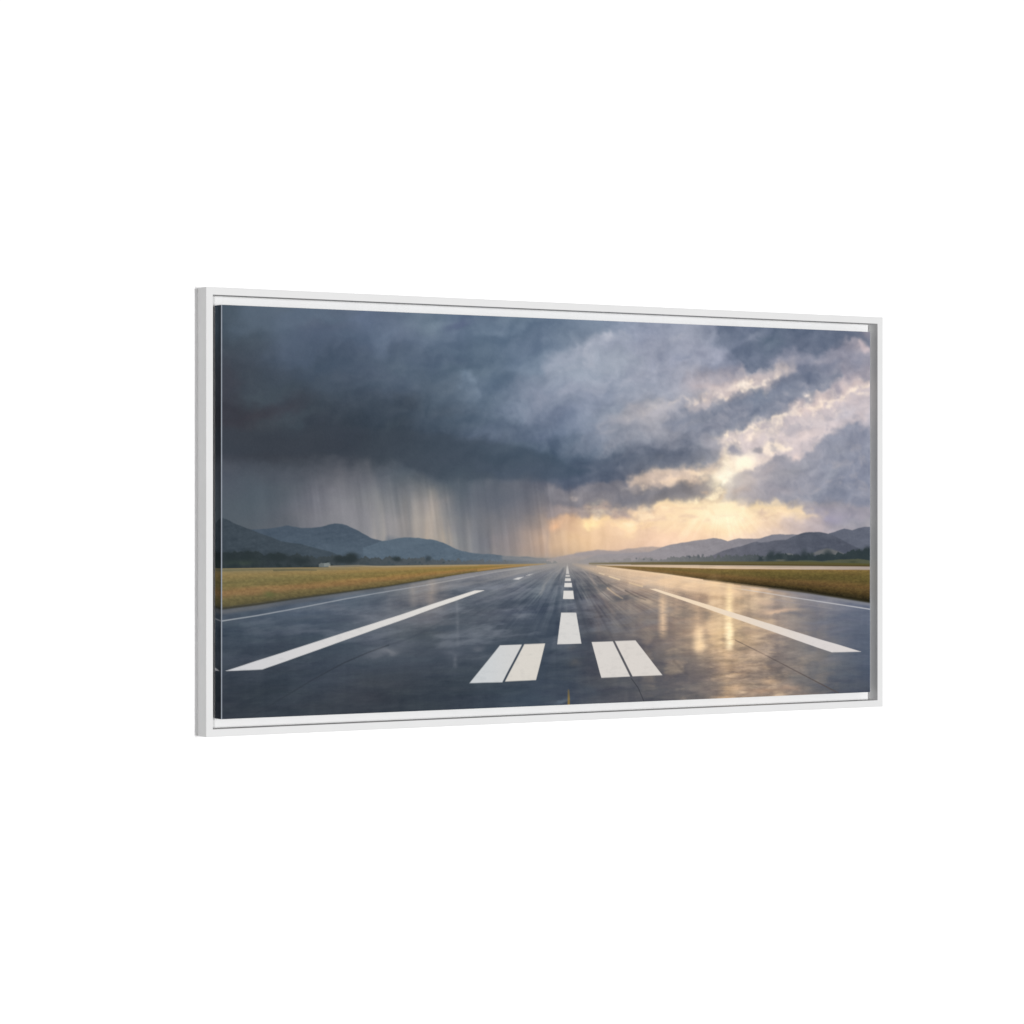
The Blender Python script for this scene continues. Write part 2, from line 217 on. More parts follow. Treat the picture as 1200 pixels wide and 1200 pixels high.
ROAD = [
    (106,112,120, 106,112,120, 106,112,120, 106,112,120, 109,114,121, 114,117,123, 117,120,125, 121,122,126, 127,128,127, 136,133,134, 145,141,140, 148,144,143, 148,143,143, 174,160,149, 199,175,149, 212,184,150, 217,188,152, 217,188,152, 217,188,152, 210,182,152, 196,173,151, 178,163,149, 166,156,146, 155,148,143, 144,140,140,),
    (106,112,120, 106,112,120, 106,112,120, 106,112,120, 109,114,121, 114,117,123, 117,120,125, 121,122,126, 127,128,127, 136,133,134, 145,141,140, 148,144,143, 148,143,143, 174,160,149, 199,175,149, 212,184,150, 217,188,152, 217,188,152, 217,188,152, 210,182,152, 196,173,151, 178,163,149, 166,156,146, 155,148,143, 144,140,140,),
    (103,110,118, 104,110,118, 104,110,118, 104,111,119, 108,113,120, 112,116,122, 116,119,125, 121,122,126, 127,127,127, 135,133,134, 145,141,140, 148,144,143, 148,143,143, 174,160,149, 199,175,149, 212,184,150, 217,188,152, 217,188,152, 217,188,152, 210,182,152, 196,173,151, 178,163,149, 166,156,146, 155,148,143, 144,140,140,),
    (101,108,116, 101,108,116, 101,108,116, 101,108,116, 105,111,118, 109,114,121, 114,117,124, 119,121,126, 127,127,130, 129,128,133, 134,133,136, 137,135,137, 138,136,137, 161,149,141, 193,170,145, 210,181,148, 216,186,150, 218,188,150, 218,188,150, 210,183,151, 197,173,151, 178,163,149, 166,156,146, 155,148,143, 144,140,140,),
    (98,105,114, 98,106,114, 99,106,115, 99,107,116, 102,109,117, 107,112,120, 113,116,123, 122,123,128, 125,125,131, 123,124,131, 125,126,132, 125,126,131, 127,126,130, 143,135,131, 183,161,138, 205,176,143, 214,183,146, 219,186,146, 221,188,145, 214,183,146, 200,174,147, 179,162,146, 164,154,145, 152,146,143, 141,138,140,),
    (95,103,113, 96,103,113, 97,105,115, 98,105,115, 100,107,117, 105,110,119, 114,117,123, 128,127,129, 121,123,129, 117,119,127, 119,121,129, 118,121,128, 118,120,125, 136,129,127, 173,153,134, 198,169,139, 210,179,142, 218,184,143, 222,187,141, 216,183,142, 201,174,144, 178,161,144, 162,153,144, 149,145,143, 138,136,140,),
    (94,102,112, 94,102,112, 95,103,114, 96,104,115, 98,106,116, 103,109,118, 115,117,123, 134,131,131, 117,120,127, 111,115,124, 112,117,125, 111,116,124, 109,113,120, 129,124,123, 163,145,129, 189,162,135, 205,174,139, 213,181,141, 220,185,139, 214,181,140, 198,171,143, 173,157,143, 158,150,144, 145,142,143, 135,134,140,),
    (93,102,112, 92,101,111, 93,102,113, 93,102,114, 95,104,115, 100,107,117, 112,115,121, 134,130,130, 112,116,124, 106,111,120, 107,112,122, 104,111,120, 101,106,115, 123,119,119, 153,137,125, 180,155,131, 200,170,135, 209,177,139, 218,183,137, 212,179,138, 195,169,141, 168,153,143, 154,147,145, 142,140,144, 132,132,140,),
    (92,101,112, 91,100,111, 91,100,112, 91,100,112, 92,102,115, 96,105,116, 109,112,118, 131,128,128, 106,111,120, 101,107,117, 102,108,119, 98,106,116, 95,101,110, 120,116,117, 147,133,123, 171,149,128, 190,162,132, 201,170,135, 213,179,134, 208,176,136, 191,165,140, 163,149,142, 150,143,145, 139,137,144, 128,130,140,),
    (91,100,111, 89,98,110, 89,99,111, 88,98,111, 89,100,114, 93,102,114, 106,109,116, 129,125,126, 100,106,116, 97,103,113, 97,104,115, 92,101,112, 89,96,106, 116,113,115, 141,128,121, 162,143,126, 179,154,129, 189,160,129, 206,173,131, 201,171,134, 183,160,138, 156,145,141, 144,139,143, 134,134,142, 125,128,139,),
    (88,97,109, 86,96,107, 85,95,109, 86,96,110, 88,99,112, 92,101,113, 105,108,115, 124,121,123, 95,102,112, 93,99,110, 93,100,112, 86,96,108, 82,90,101, 113,110,114, 134,124,119, 153,137,123, 167,146,125, 177,151,124, 199,167,127, 194,166,132, 174,155,137, 150,141,140, 138,135,142, 129,130,141, 121,125,137,),
    (85,95,106, 82,93,105, 81,92,106, 83,94,108, 86,97,110, 92,100,112, 104,107,115, 119,117,120, 92,99,109, 92,98,109, 90,98,110, 84,93,106, 80,88,100, 109,107,111, 129,120,117, 146,132,121, 159,140,123, 168,143,120, 192,162,124, 187,161,130, 166,150,135, 143,137,139, 132,131,140, 124,127,139, 117,122,136,),
    (82,92,104, 79,90,103, 78,89,104, 81,92,107, 85,95,108, 92,100,111, 104,107,115, 113,113,118, 89,96,106, 90,97,108, 88,96,108, 81,91,104, 79,87,99, 106,104,108, 123,116,114, 142,129,119, 158,139,122, 166,142,121, 192,163,125, 186,161,130, 163,147,135, 142,136,137, 128,129,139, 119,124,137, 113,119,134,),
    (79,89,101, 75,87,101, 74,86,101, 78,90,105, 84,93,107, 92,99,110, 103,107,115, 108,109,115, 86,93,103, 89,96,106, 86,94,106, 79,88,102, 78,85,98, 102,100,105, 118,111,111, 139,126,118, 157,139,122, 164,142,121, 192,163,126, 185,161,131, 161,146,134, 142,136,136, 127,127,137, 116,121,135, 110,117,132,),
    (76,86,98, 73,84,98, 72,84,98, 76,88,102, 81,91,104, 91,97,108, 101,105,114, 102,104,112, 83,90,100, 88,94,105, 83,91,105, 76,86,100, 77,84,96, 98,97,102, 112,107,108, 135,123,116, 155,138,122, 162,142,121, 192,164,127, 184,160,131, 159,145,134, 143,136,134, 125,126,135, 113,118,133, 107,114,130,),
    (72,83,95, 70,82,95, 70,81,95, 73,84,99, 79,88,102, 88,95,106, 97,101,110, 97,100,108, 83,91,101, 86,93,104, 81,89,102, 74,84,98, 75,83,95, 95,94,99, 107,103,105, 131,120,114, 154,137,121, 161,141,122, 192,165,128, 184,160,132, 158,143,133, 144,136,133, 123,124,133, 110,115,131, 104,112,128,),
    (69,80,92, 68,79,92, 68,79,92, 70,81,95, 76,86,99, 85,92,103, 92,98,107, 92,96,104, 84,91,101, 85,92,103, 79,87,100, 72,82,96, 74,82,94, 93,92,98, 106,102,104, 128,118,112, 152,135,120, 165,144,123, 194,167,129, 184,160,132, 156,142,132, 144,136,131, 122,122,131, 106,113,129, 101,109,126,),
    (66,77,90, 65,76,89, 66,76,90, 68,78,92, 73,83,96, 82,90,101, 88,94,103, 86,92,100, 84,92,102, 83,91,102, 76,85,98, 70,80,94, 72,80,93, 90,90,97, 105,101,103, 125,116,111, 151,133,119, 173,150,125, 198,170,130, 186,162,131, 157,142,131, 142,134,130, 120,121,129, 104,111,127, 99,107,124,),
    (65,76,88, 64,75,88, 65,75,88, 66,77,90, 71,81,94, 79,88,99, 84,91,100, 81,88,96, 85,92,102, 82,90,101, 74,83,95, 68,78,92, 71,79,92, 88,88,95, 103,100,102, 123,113,110, 149,132,118, 181,155,127, 202,173,130, 188,163,131, 157,142,130, 140,132,129, 118,119,127, 103,109,125, 97,105,122,),
    (64,74,87, 63,74,86, 64,74,86, 65,76,88, 70,80,93, 79,87,99, 84,91,100, 79,87,95, 83,91,101, 80,88,99, 72,81,93, 66,76,90, 69,78,91, 85,87,94, 102,99,102, 120,111,108, 147,130,117, 188,161,129, 206,176,131, 190,164,130, 158,142,129, 138,130,127, 117,117,126, 101,108,123, 95,103,120,),
    (63,73,85, 62,72,85, 64,73,85, 64,75,87, 69,79,91, 78,86,98, 83,91,100, 78,86,95, 81,89,100, 76,85,96, 70,79,91, 65,75,89, 68,77,89, 83,85,93, 100,97,100, 117,109,107, 144,128,115, 195,165,131, 210,179,132, 192,165,130, 158,141,127, 136,128,126, 115,115,124, 100,106,121, 92,101,118,),
    (62,72,84, 61,71,83, 63,72,84, 63,74,86, 67,78,90, 77,85,97, 83,90,101, 77,85,95, 79,87,98, 73,82,94, 68,78,90, 64,74,87, 67,75,88, 81,83,91, 98,95,99, 114,107,105, 140,125,114, 189,161,129, 208,177,131, 190,164,129, 157,140,126, 134,126,125, 113,114,122, 98,104,119, 90,99,116,),
    (61,71,82, 61,70,82, 62,71,82, 63,73,85, 66,76,88, 76,85,96, 83,90,101, 76,84,94, 77,85,97, 70,79,91, 65,76,88, 63,73,86, 65,74,87, 78,81,90, 95,93,98, 111,104,104, 136,122,113, 183,157,127, 205,175,130, 187,162,129, 152,137,125, 133,125,123, 112,112,121, 96,103,118, 88,97,114,),
    (60,69,81, 60,69,81, 61,71,82, 62,72,84, 65,75,87, 74,82,94, 81,88,98, 74,82,93, 75,83,95, 67,77,89, 63,74,86, 62,72,85, 64,73,85, 76,79,89, 93,91,96, 108,102,103, 132,119,111, 177,152,125, 202,172,130, 184,159,128, 148,134,124, 131,124,122, 110,111,119, 95,101,116, 87,96,113,),
    (59,68,80, 60,68,80, 61,70,81, 62,72,83, 65,74,86, 71,80,91, 77,85,95, 72,80,91, 72,80,92, 66,75,87, 63,73,85, 61,72,84, 63,72,84, 74,77,88, 91,89,95, 105,100,101, 128,117,110, 171,148,123, 199,170,129, 181,157,127, 144,131,123, 129,123,120, 109,110,117, 93,99,114, 85,94,111,),
    (58,67,78, 59,67,78, 60,69,80, 62,71,83, 64,73,85, 69,78,89, 74,82,93, 70,79,90, 69,77,89, 65,74,85, 62,72,84, 61,71,83, 63,71,84, 74,77,87, 89,88,94, 101,97,99, 122,112,107, 163,142,120, 195,166,128, 177,154,127, 140,128,121, 127,121,119, 107,108,116, 92,98,112, 83,92,109,),
    (57,66,77, 58,66,77, 60,68,79, 61,70,82, 63,72,84, 67,76,87, 71,79,90, 69,77,88, 66,75,86, 63,72,84, 61,71,83, 60,70,83, 62,71,83, 73,77,86, 86,86,92, 97,94,97, 116,108,104, 154,135,118, 189,161,126, 174,151,125, 138,126,119, 126,120,117, 107,108,115, 91,97,111, 81,90,107,),
    (57,65,76, 57,65,76, 59,68,78, 61,70,81, 63,71,83, 66,74,85, 69,76,87, 67,75,86, 63,72,83, 62,71,82, 60,70,82, 59,69,82, 62,71,82, 73,76,86, 84,85,91, 93,91,95, 110,103,102, 144,129,115, 183,156,124, 170,148,123, 136,124,117, 124,118,116, 107,108,114, 91,98,111, 80,90,107,),
    (56,64,74, 56,64,75, 58,67,78, 60,69,80, 63,71,82, 66,73,83, 67,75,85, 65,73,83, 62,71,81, 61,70,81, 60,69,82, 59,69,82, 61,70,82, 72,76,85, 82,83,90, 90,88,93, 104,98,99, 135,122,112, 176,151,122, 167,145,121, 135,123,115, 122,116,114, 107,108,114, 92,98,111, 80,89,107,),
    (55,63,73, 55,63,74, 58,67,77, 60,68,80, 62,70,81, 65,72,81, 66,73,82, 62,70,81, 60,69,80, 60,70,80, 60,69,82, 59,69,82, 62,71,83, 73,76,85, 82,83,90, 88,87,92, 99,95,97, 126,115,109, 170,146,120, 163,141,119, 133,121,113, 120,115,113, 108,108,113, 93,99,111, 79,89,106,),
    (55,62,72, 55,63,73, 57,66,76, 59,68,79, 62,69,80, 65,71,80, 64,71,80, 60,68,78, 59,68,78, 60,69,80, 60,70,82, 60,70,83, 62,71,84, 74,77,86, 82,83,90, 88,87,93, 99,96,98, 124,114,109, 166,143,120, 160,139,118, 132,119,111, 119,113,111, 108,108,113, 94,100,111, 78,88,106,),
    (54,62,72, 54,62,72, 57,65,75, 59,67,78, 61,68,78, 64,70,78, 63,69,78, 58,66,76, 57,66,76, 59,69,79, 60,70,82, 60,70,83, 63,72,84, 75,78,87, 81,83,90, 88,88,94, 100,96,99, 123,114,109, 162,141,119, 158,138,118, 132,120,112, 118,112,111, 106,107,112, 93,99,110, 78,87,105,),
    (54,61,71, 54,62,71, 56,65,74, 58,66,76, 61,67,77, 62,68,77, 61,67,76, 57,65,75, 57,66,76, 58,68,79, 60,70,82, 60,70,84, 63,72,85, 76,79,87, 81,83,91, 89,89,95, 100,97,100, 121,113,110, 158,138,118, 156,136,118, 133,121,112, 117,111,110, 103,104,110, 90,96,108, 76,86,103,),
    (53,60,70, 53,61,70, 56,64,74, 58,65,75, 60,66,75, 60,66,75, 59,66,74, 56,64,74, 57,65,75, 58,68,79, 59,70,82, 61,71,84, 64,73,86, 76,80,88, 81,84,91, 89,89,95, 101,98,101, 120,112,110, 154,135,118, 154,135,117, 133,121,112, 115,111,110, 101,102,109, 87,94,106, 75,84,101,),
    (53,60,70, 53,61,70, 55,63,73, 57,64,74, 59,65,74, 59,64,73, 57,64,73, 55,63,73, 56,65,75, 58,68,79, 59,70,82, 61,71,85, 66,74,87, 77,80,89, 81,83,91, 88,89,95, 101,98,101, 119,112,110, 150,133,117, 152,134,117, 134,122,113, 114,110,110, 98,100,107, 84,91,104, 74,82,98,),
    (53,59,69, 53,61,70, 55,63,73, 57,64,73, 58,64,73, 58,63,72, 55,62,71, 54,62,72, 56,64,75, 58,67,79, 59,70,83, 62,72,86, 67,75,88, 77,81,90, 80,83,90, 88,89,94, 100,98,101, 118,112,109, 148,132,116, 151,134,117, 136,123,113, 115,110,109, 96,98,106, 82,88,101, 73,81,96,),
    (52,59,68, 53,60,69, 55,62,72, 57,63,72, 58,64,73, 57,63,72, 55,62,71, 54,62,71, 56,64,75, 58,67,79, 59,70,83, 62,73,86, 68,76,89, 77,81,90, 80,82,90, 88,88,94, 100,98,101, 118,111,109, 146,130,116, 151,133,117, 139,125,114, 118,112,109, 97,98,105, 81,88,100, 72,80,94,),
    (52,58,68, 53,60,69, 54,62,71, 56,63,72, 57,63,72, 57,63,72, 55,62,71, 54,62,71, 56,64,75, 58,67,79, 60,70,83, 63,73,87, 69,77,90, 77,82,91, 80,82,90, 87,88,93, 100,98,100, 117,111,108, 144,129,115, 151,133,117, 142,127,115, 122,113,109, 98,99,104, 81,87,99, 72,79,93,),
    (52,58,67, 53,60,69, 54,61,71, 56,62,71, 57,63,72, 57,63,72, 55,62,71, 54,62,71, 56,64,75, 58,67,79, 60,71,84, 64,75,88, 70,79,91, 78,82,91, 80,82,90, 87,88,93, 100,98,100, 117,111,108, 141,127,114, 151,133,117, 146,129,115, 125,115,109, 100,99,104, 81,86,98, 71,78,92,),]

FEATHER = 1.7                             # clouds are soft-edged; everything below the horizon is drawn at 1
# ---- sky
IMG = chart(SKY, 0, 400, xx + WX * 16, np.minimum(yy + WY * 12, 400))
n1 = fbm(xx / 90 + 3, yy / 60, 101, 6, 0.55)
n2 = fbm(xx / 34 + 5, yy / 24, 131, 5, 0.6)
amp = 0.022 + 0.05 * np.clip((xx - 420) / 500, 0, 1)
calm = 1 - zone(-50, 620, 232, 400, 60, 30) * 0.75
IMG += ((n1 * 0.9 + n2 * 0.8) * amp * calm)[..., None] * np.array([1.0, 0.97, 0.92], np.float32)

STROKE = np.clip(.50 + 1.5 * fbm(xx / 15, yy / 11, 61, 5, .62), 0, 1)
# upper left: blue breaks and dark rolls
for p_, rx, ry, c_h, o in (
    ([(56.1, 16.4)], 45, 16, '5a6a7c', .5), ([(147.4, 13.1)], 60, 14, '5e6f84', .5), ([(240.9, 13.6)], 30, 14, '64748e', .45),
    ([(126.2, 71.6)], 45, 14, '526177', .5), ([(98, 59.9)], 26, 10, '5a687e', .35), ([(42.2, 101.3)], 60, 22, '434c58', .4),
    ([(183.1, 87.7)], 60, 16, '46566a', .5), ([(14.6, 114.4)], 16, 40, '444550', .3), ([(176, 116.9)], 40, 12, '4c5a6a', .4),
    ([(70, 128)], 34, 9, '4c5862', .5), ([(56.1, 157)], 60, 14, '3f3f49', .5), ([(126.2, 164.5)], 30, 8, '47535d', .4),
    ([(277.4, 44.3)], 26, 14, '6a7b92', .4), ([(351.5, 9.8)], 32, 12, '728496', .55), ([(411.6, 3.8)], 24, 8, '5a6684', .5),
    ([(344, 68)], 34, 16, '56667c', .4), ([(419.2, 98.4)], 12, 12, '74869a', .55), ([(434.4, 120.2)], 20, 14, '6c7c90', .5),
    ([(472.7, 97.1)], 30, 14, '5c6f84', .4), ([(526.9, 43.1)], 26, 12, '5e6e86', .5), ([(480.4, 11.8)], 44, 10, '74869a', .4),
    ([(373.9, 151.3)], 34, 14, '4a5868', .5), ([(299.5, 146.2)], 40, 14, '44505e', .5), ([(449.7, 176)], 34, 12, '66748a', .35),
    ([(511.4, 142.2)], 30, 10, '7b8a9e', .4), ([(197.5, 198.7)], 70, 12, '3a404b', .45), ([(98, 200)], 60, 10, '3c414b', .4),
    ([(277.4, 178.6)], 30, 9, '43505c', .4), ([(495.9, 195)], 40, 10, '5c6c7c', .35), ([(389, 202.8)], 36, 9, '3f4d5c', .45)):
    spot(p_, rx, ry, c_h, min(1, o * 1.5), -12, 26)

# centre: bright ridge of cloud and blue-grey hollow above it
poly([(434.4, 3), (573.9, 0.6), (710, 6.6), (693.7, 17.9), (661.4, 27), (621.4, 36.3), (581.8, 48.1), (558.2, 67.3), (530, 78.6), (495.9, 76.9)], '67798f', 16, .45, 20)
poly([(558.2, 62), (581.8, 49.4), (637.4, 35.8), (672.7, 21.3), (714.8, 14.5), (710, 25.5), (677.6, 37.2), (653.4, 51.3), (621.4, 65.6), (581.8, 77.3), (558.2, 88.5)], 'a3a9b9', 14, .55, 14)
line([(577.1, 50.9), (602.4, 47.5), (637.4, 39.8), (661.4, 31), (680.8, 21)], 'b2b6c3', 4, 6, 6, .25, .7, 10)
spot([(679.2, 23.8)], 10, 7, 'bbbdc9', .7, -30, 8)
spot([(710, 17.4)], 12, 5, '9fa6b6', .6, -20, 8)
poly([(714.8, 25.3), (750.8, 32.3), (767.2, 23.6), (817, 16.6), (842, 10.3), (842, 54.1), (800.3, 47.1), (750.8, 45.8), (710, 52.4), (685.6, 42.3)], 'a2a7b8', 16, .35, 18)
for p_, rx, ry, c_h, o in (
    ([(778.8, 55.8)], 12, 8, '868ea4', .6), ([(822, 51.9)], 16, 8, '8a92a8', .6), ([(803.7, 23.8)], 10, 7, 'a9adbb', .5),
    ([(734.4, 40.9)], 40, 9, '8991a6', .4), ([(672.7, 115.1)], 14, 12, '8994a8', .5), ([(688.9, 132.2)], 26, 12, '8491a5', .5),
    ([(613.5, 87.1)], 50, 20, '9fa9b8', .5), ([(597.6, 114)], 30, 10, 'a3a8b8', .5), ([(653.4, 146.3)], 40, 10, '96a0b0', .4),
    ([(547.2, 128.3)], 14, 12, '9299ab', .6), ([(530, 144.5)], 18, 8, '8a92a5', .5), ([(539.4, 69.1)], 20, 12, '8494a6', .4),
    ([(589.7, 167.3)], 50, 12, '74829a', .4), ([(783.8, 89.6)], 60, 18, 'a6abba', .35), ([(744.2, 77.1)], 30, 12, 'a9adbd', .4),
    ([(573.9, 107.9)], 20, 10, '8894a8', .4), ([(637.4, 186.6)], 36, 7, '8d92a2', .4), ([(679.2, 190)], 16, 6, '9a9ca8', .5)):
    spot(p_, rx, ry, c_h, o, -18, 20)
line([(426.8, 85.2), (423.8, 98.3), (434.4, 111.1), (439, 124)], '7a8b9e', 5, 9, 8, .5, .3, 14)
line([(558.2, 104.3), (539.4, 115.3), (523.8, 126.2), (505.2, 142.3), (480.4, 150.7)], '8e97aa', 8, 8, 8, .6, .4, 16)

# top right: slate roll
poly([(880.8, 9.1), (901.1, -5.4), (995.5, -0.3), (1092, 2.1), (1203.3, 4.1), (1203.3, 18.3), (1172.5, 22.1), (1118.7, 32.2), (1088.5, 47.2), (1047.9, 44.1), (1000.8, 60.7), (983.4, 73.7), (955.8, 70.2), (928.4, 57.2), (904.5, 35.8), (887.5, 28.1)], '6b778d', 12, .8, 20)
spot([(995.5, 22)], 30, 14, '66788a', .45, 0, 10)
spot([(966.1, 15.9)], 20, 8, '8e95a8', .55, -15, 14)
spot([(931.8, 26.7)], 18, 7, '868ea4', .5, -20, 14)
spot([(1056.7, 27)], 26, 10, '667086', .6, 0, 14)
poly([(995.5, 56.7), (1047.9, 44.1), (1100.9, 38.4), (1163.5, 23.8), (1203.3, 24), (1203.3, 51), (1136.6, 57.1), (1074.3, 58.8), (1012.9, 66)], 'a09fad', 14, .5, 18)
for p_, rx, ry, c_h, o in (
    ([(1185.2, 26)], 14, 8, 'd8c4c4', .75), ([(1163.5, 19.6)], 16, 5, 'b9b0b8', .6), ([(1136.6, 38.7)], 12, 6, '8a8b9d', .6),
    ([(1177.9, 47.5)], 20, 7, '8c8fa2', .75), ([(1092, 52.7)], 16, 6, 'a8a6b2', .5), ([(1039.1, 54.1)], 20, 6, 'a7a3ae', .5)):
    spot(p_, rx, ry, c_h, o, -10, 12)

# lit streak 1 (upper) and its sparkles
poly([(817, 133.8), (867.3, 116.4), (892.6, 104.9), (914.7, 93.4), (931.8, 79.2), (942.1, 70.6), (955.8, 78.6), (974.8, 78.1), (995.5, 72), (1018.2, 64.5), (1049.7, 63.6), (1046.2, 73.5), (1012.9, 81.3), (992.1, 91.5), (986.9, 105.6), (978.2, 112.7), (948.9, 110.5), (921.5, 113.9), (894.3, 121.3), (867.3, 130.1), (837, 144.3)], 'cfc0bd', 12, .75, 16)
line([(827, 128.1), (853.8, 119.4), (877.4, 113.4)], 'f3ddc8', 5, 5, 6, .4, .9, 10)
line([(889.2, 117.3), (914.7, 111.3), (938.6, 106.6), (962.7, 107.5), (981.7, 111.2)], 'f7e4cd', 5, 6, 5, .8, .95, 9)
line([(921.5, 107), (931.8, 93), (940.4, 84.5)], 'ead7c9', 7, 6, 7, .8, .6, 10)
line([(938.6, 95.6), (961, 99.2), (974.8, 105.8)], 'f3dfca', 8, 7, 7, .75, .85, 12)
line([(978.2, 94.6), (995.5, 84.5), (1009.4, 78.6), (1030.4, 71.1)], 'ecd8c8', 7, 5, 7, .85, .5, 10)
spot([(935.2, 95.6)], 5, 7, 'fbeedd', .85, 0, 4)
spot([(909.6, 96.2)], 10, 5, 'c9bcbb', .6, -20, 8)
line([(714.8, 154.6), (737.7, 143.4), (764, 134.8), (792, 131.5)], 'c3bcbb', 8, 12, 12, .8, .5, 16)
spot([(775.5, 134.6)], 22, 8, 'b4b1b8', .6, -20, 12)
line([(787.1, 127.6), (808.6, 123.1), (827, 125.4), (847.1, 119.5)], 'e9d6c8', 3, 6, 6, .5, .8, 10)

# roll B: long grey bank under the streak
poly([(817, 136.5), (853.8, 130.3), (892.6, 124.1), (931.8, 116.4), (966.1, 115.7), (992.1, 108.2), (1000.8, 96.9), (1025.1, 88), (1053.2, 76.1), (1067.3, 64.6), (1095.6, 61), (1124.1, 68.7), (1145.5, 79.5), (1131.2, 95.4), (1095.6, 103.2), (1074.3, 123.3), (1046.2, 132.2), (1018.2, 138.3), (992.1, 148.5), (966.1, 157.3), (938.6, 170.2), (904.5, 177.5), (870.6, 184.9), (837, 185.3), (800.3, 172.2), (780.5, 153.5)], '868d9f', 10, .85, 18)
for p_, rx, ry, c_h, o in (
    ([(1074.3, 75.6)], 20, 11, '6e788f', .85), ([(1118.7, 63.2)], 24, 6, '7d849a', .5), ([(969.6, 124)], 28, 12, '79859a', .7),
    ([(1012.9, 102.2)], 22, 12, '808aa0', .6), ([(904.5, 155.5)], 28, 12, '82889a', .6), ([(875.7, 167)], 26, 9, '858999', .7),
    ([(1021.7, 129.9)], 20, 8, '7d869b', .6), ([(931.8, 141.3)], 22, 7, '9a9cab', .5), ([(842, 159.3)], 20, 9, '9c9ea9', .5),
    ([(880.8, 132.6)], 22, 6, 'aba9b1', .6), ([(1065.5, 101)], 16, 8, '8b90a3', .5), ([(800.3, 170.8)], 30, 8, 'a5a4ae', .4),
    ([(767.2, 191.6)], 34, 7, '868b9b', .5), ([(718.1, 172)], 30, 8, '8f94a4', .4)):
    spot(p_, rx, ry, c_h, o, -22, 16)

# lit edge 2, under roll B
poly([(892.6, 185.9), (921.5, 177.3), (959.2, 165.7), (986.9, 155.6), (1016.4, 146.7), (1044.4, 137.8), (1074.3, 131.7), (1095.6, 111.6), (1113.4, 91.5), (1163.5, 81.9), (1203.3, 89.5), (1203.3, 157.7), (1163.5, 158.4), (1118.7, 166.1), (1083.2, 187.7), (1039.1, 209.2), (995.5, 205.5), (935.2, 217.1), (892.6, 209.3)], 'cdc0c2', 12, .85, 14)
poly([(1039.1, 137.9), (1065.5, 117.9), (1092, 106.1), (1136.6, 95.2), (1203.3, 78.1), (1203.3, 89.5), (1163.5, 104.5), (1127.6, 123.6), (1088.5, 137.1), (1056.7, 146)], 'd4bfb8', 10, .6, 14)
line([(901.1, 183.1), (928.4, 174.4), (959.2, 167.1), (981.7, 157), (1011.2, 146.8), (1039.1, 140.7), (1063.7, 136.1), (1083.2, 128.7), (1102.7, 125.5), (1136.6, 113.6), (1163.5, 104.5), (1197.9, 95.3)], 'f8e5cd', 7, 5, 6, .95, .8, 12)
line([(1095.6, 108.8), (1097.3, 118.6), (1106.2, 129.7)], 'f5dfcb', 6, 5, 5, .8, .7, 8)
line([(1025.1, 142.4), (1035.6, 135.2), (1039.1, 132.4)], 'fbeddc', 6, 4, 5, .9, .8, 6)
spot([(1067.3, 109.4)], 9, 4, 'f6e3d2', .9, -5, 7)
for p_, rx, ry, c_h, o in (
    ([(1127.6, 102.5)], 14, 10, '9895a5', .8), ([(1188.8, 82.7)], 10, 6, '9091a2', .75), ([(1149.1, 87.9)], 16, 6, 'c1b4b9', .5),
    ([(1053.2, 125.1)], 13, 6, 'a7a0aa', .7), ([(1018.2, 136.9)], 10, 5, '9b9aa8', .5), ([(1118.7, 123.8)], 10, 5, 'b9aeb4', .5),
    ([(1154.5, 137.3)], 30, 12, 'c0bdc8', .6), ([(1074.3, 156.9)], 36, 9, 'd2c8c9', .6), ([(995.5, 172.1)], 20, 7, 'ddd0cb', .6),
    ([(1056.7, 176.8)], 30, 7, 'dccbc6', .5), ([(961, 178.1)], 18, 5, 'f0dccc', .7)):
    spot(p_, rx, ry, c_h, o, -14, 12)

# glow round the hidden sun
line([(904.5, 184.4), (901.1, 198.2), (911.3, 217.4), (901.1, 234), (897.7, 256)], 'fdeccb', 10, 14, 10, .85, .95, 12)
spot([(940.4, 217.1)], 20, 10, 'fff3d8', .9, -20, 10)
spot([(918.1, 200.8)], 12, 12, 'f4e0c8', .6, 0, 12)
poly([(974.8, 191.8), (995.5, 186), (1021.7, 184.3), (1040.9, 189.6), (1025.1, 199.6), (995.5, 204.1), (974.8, 201.5)], 'f8e6cf', 6, .9, 10)
spot([(1047.9, 209.1)], 12, 8, 'e6cfc6', .9, -30, 9)
line([(1077.9, 196.2), (1095.6, 187.5), (1109.8, 180.3)], 'f0d8c4', 6, 4, 6, .9, .6, 8)
line([(962.7, 225.2), (986.9, 212.5), (1007.7, 203.9)], 'f2dcc6', 5, 4, 6, .8, .7, 8)
poly([(853.8, 181), (880.8, 186.1), (892.6, 198.3), (889.2, 212.1), (874, 225.9), (853.8, 230.2)], '9c9ca8', 7, .9, 9)
spot([(919.8, 200.8)], 15, 9, '9696a3', .95, 5, 7, 1.4)
spot([(966.1, 199.5)], 9, 4.5, '9f9ba1', .9, -5, 5, 1.3)
spot([(875.7, 227.3)], 14, 4, 'a09ca6', .8, 0, 8)

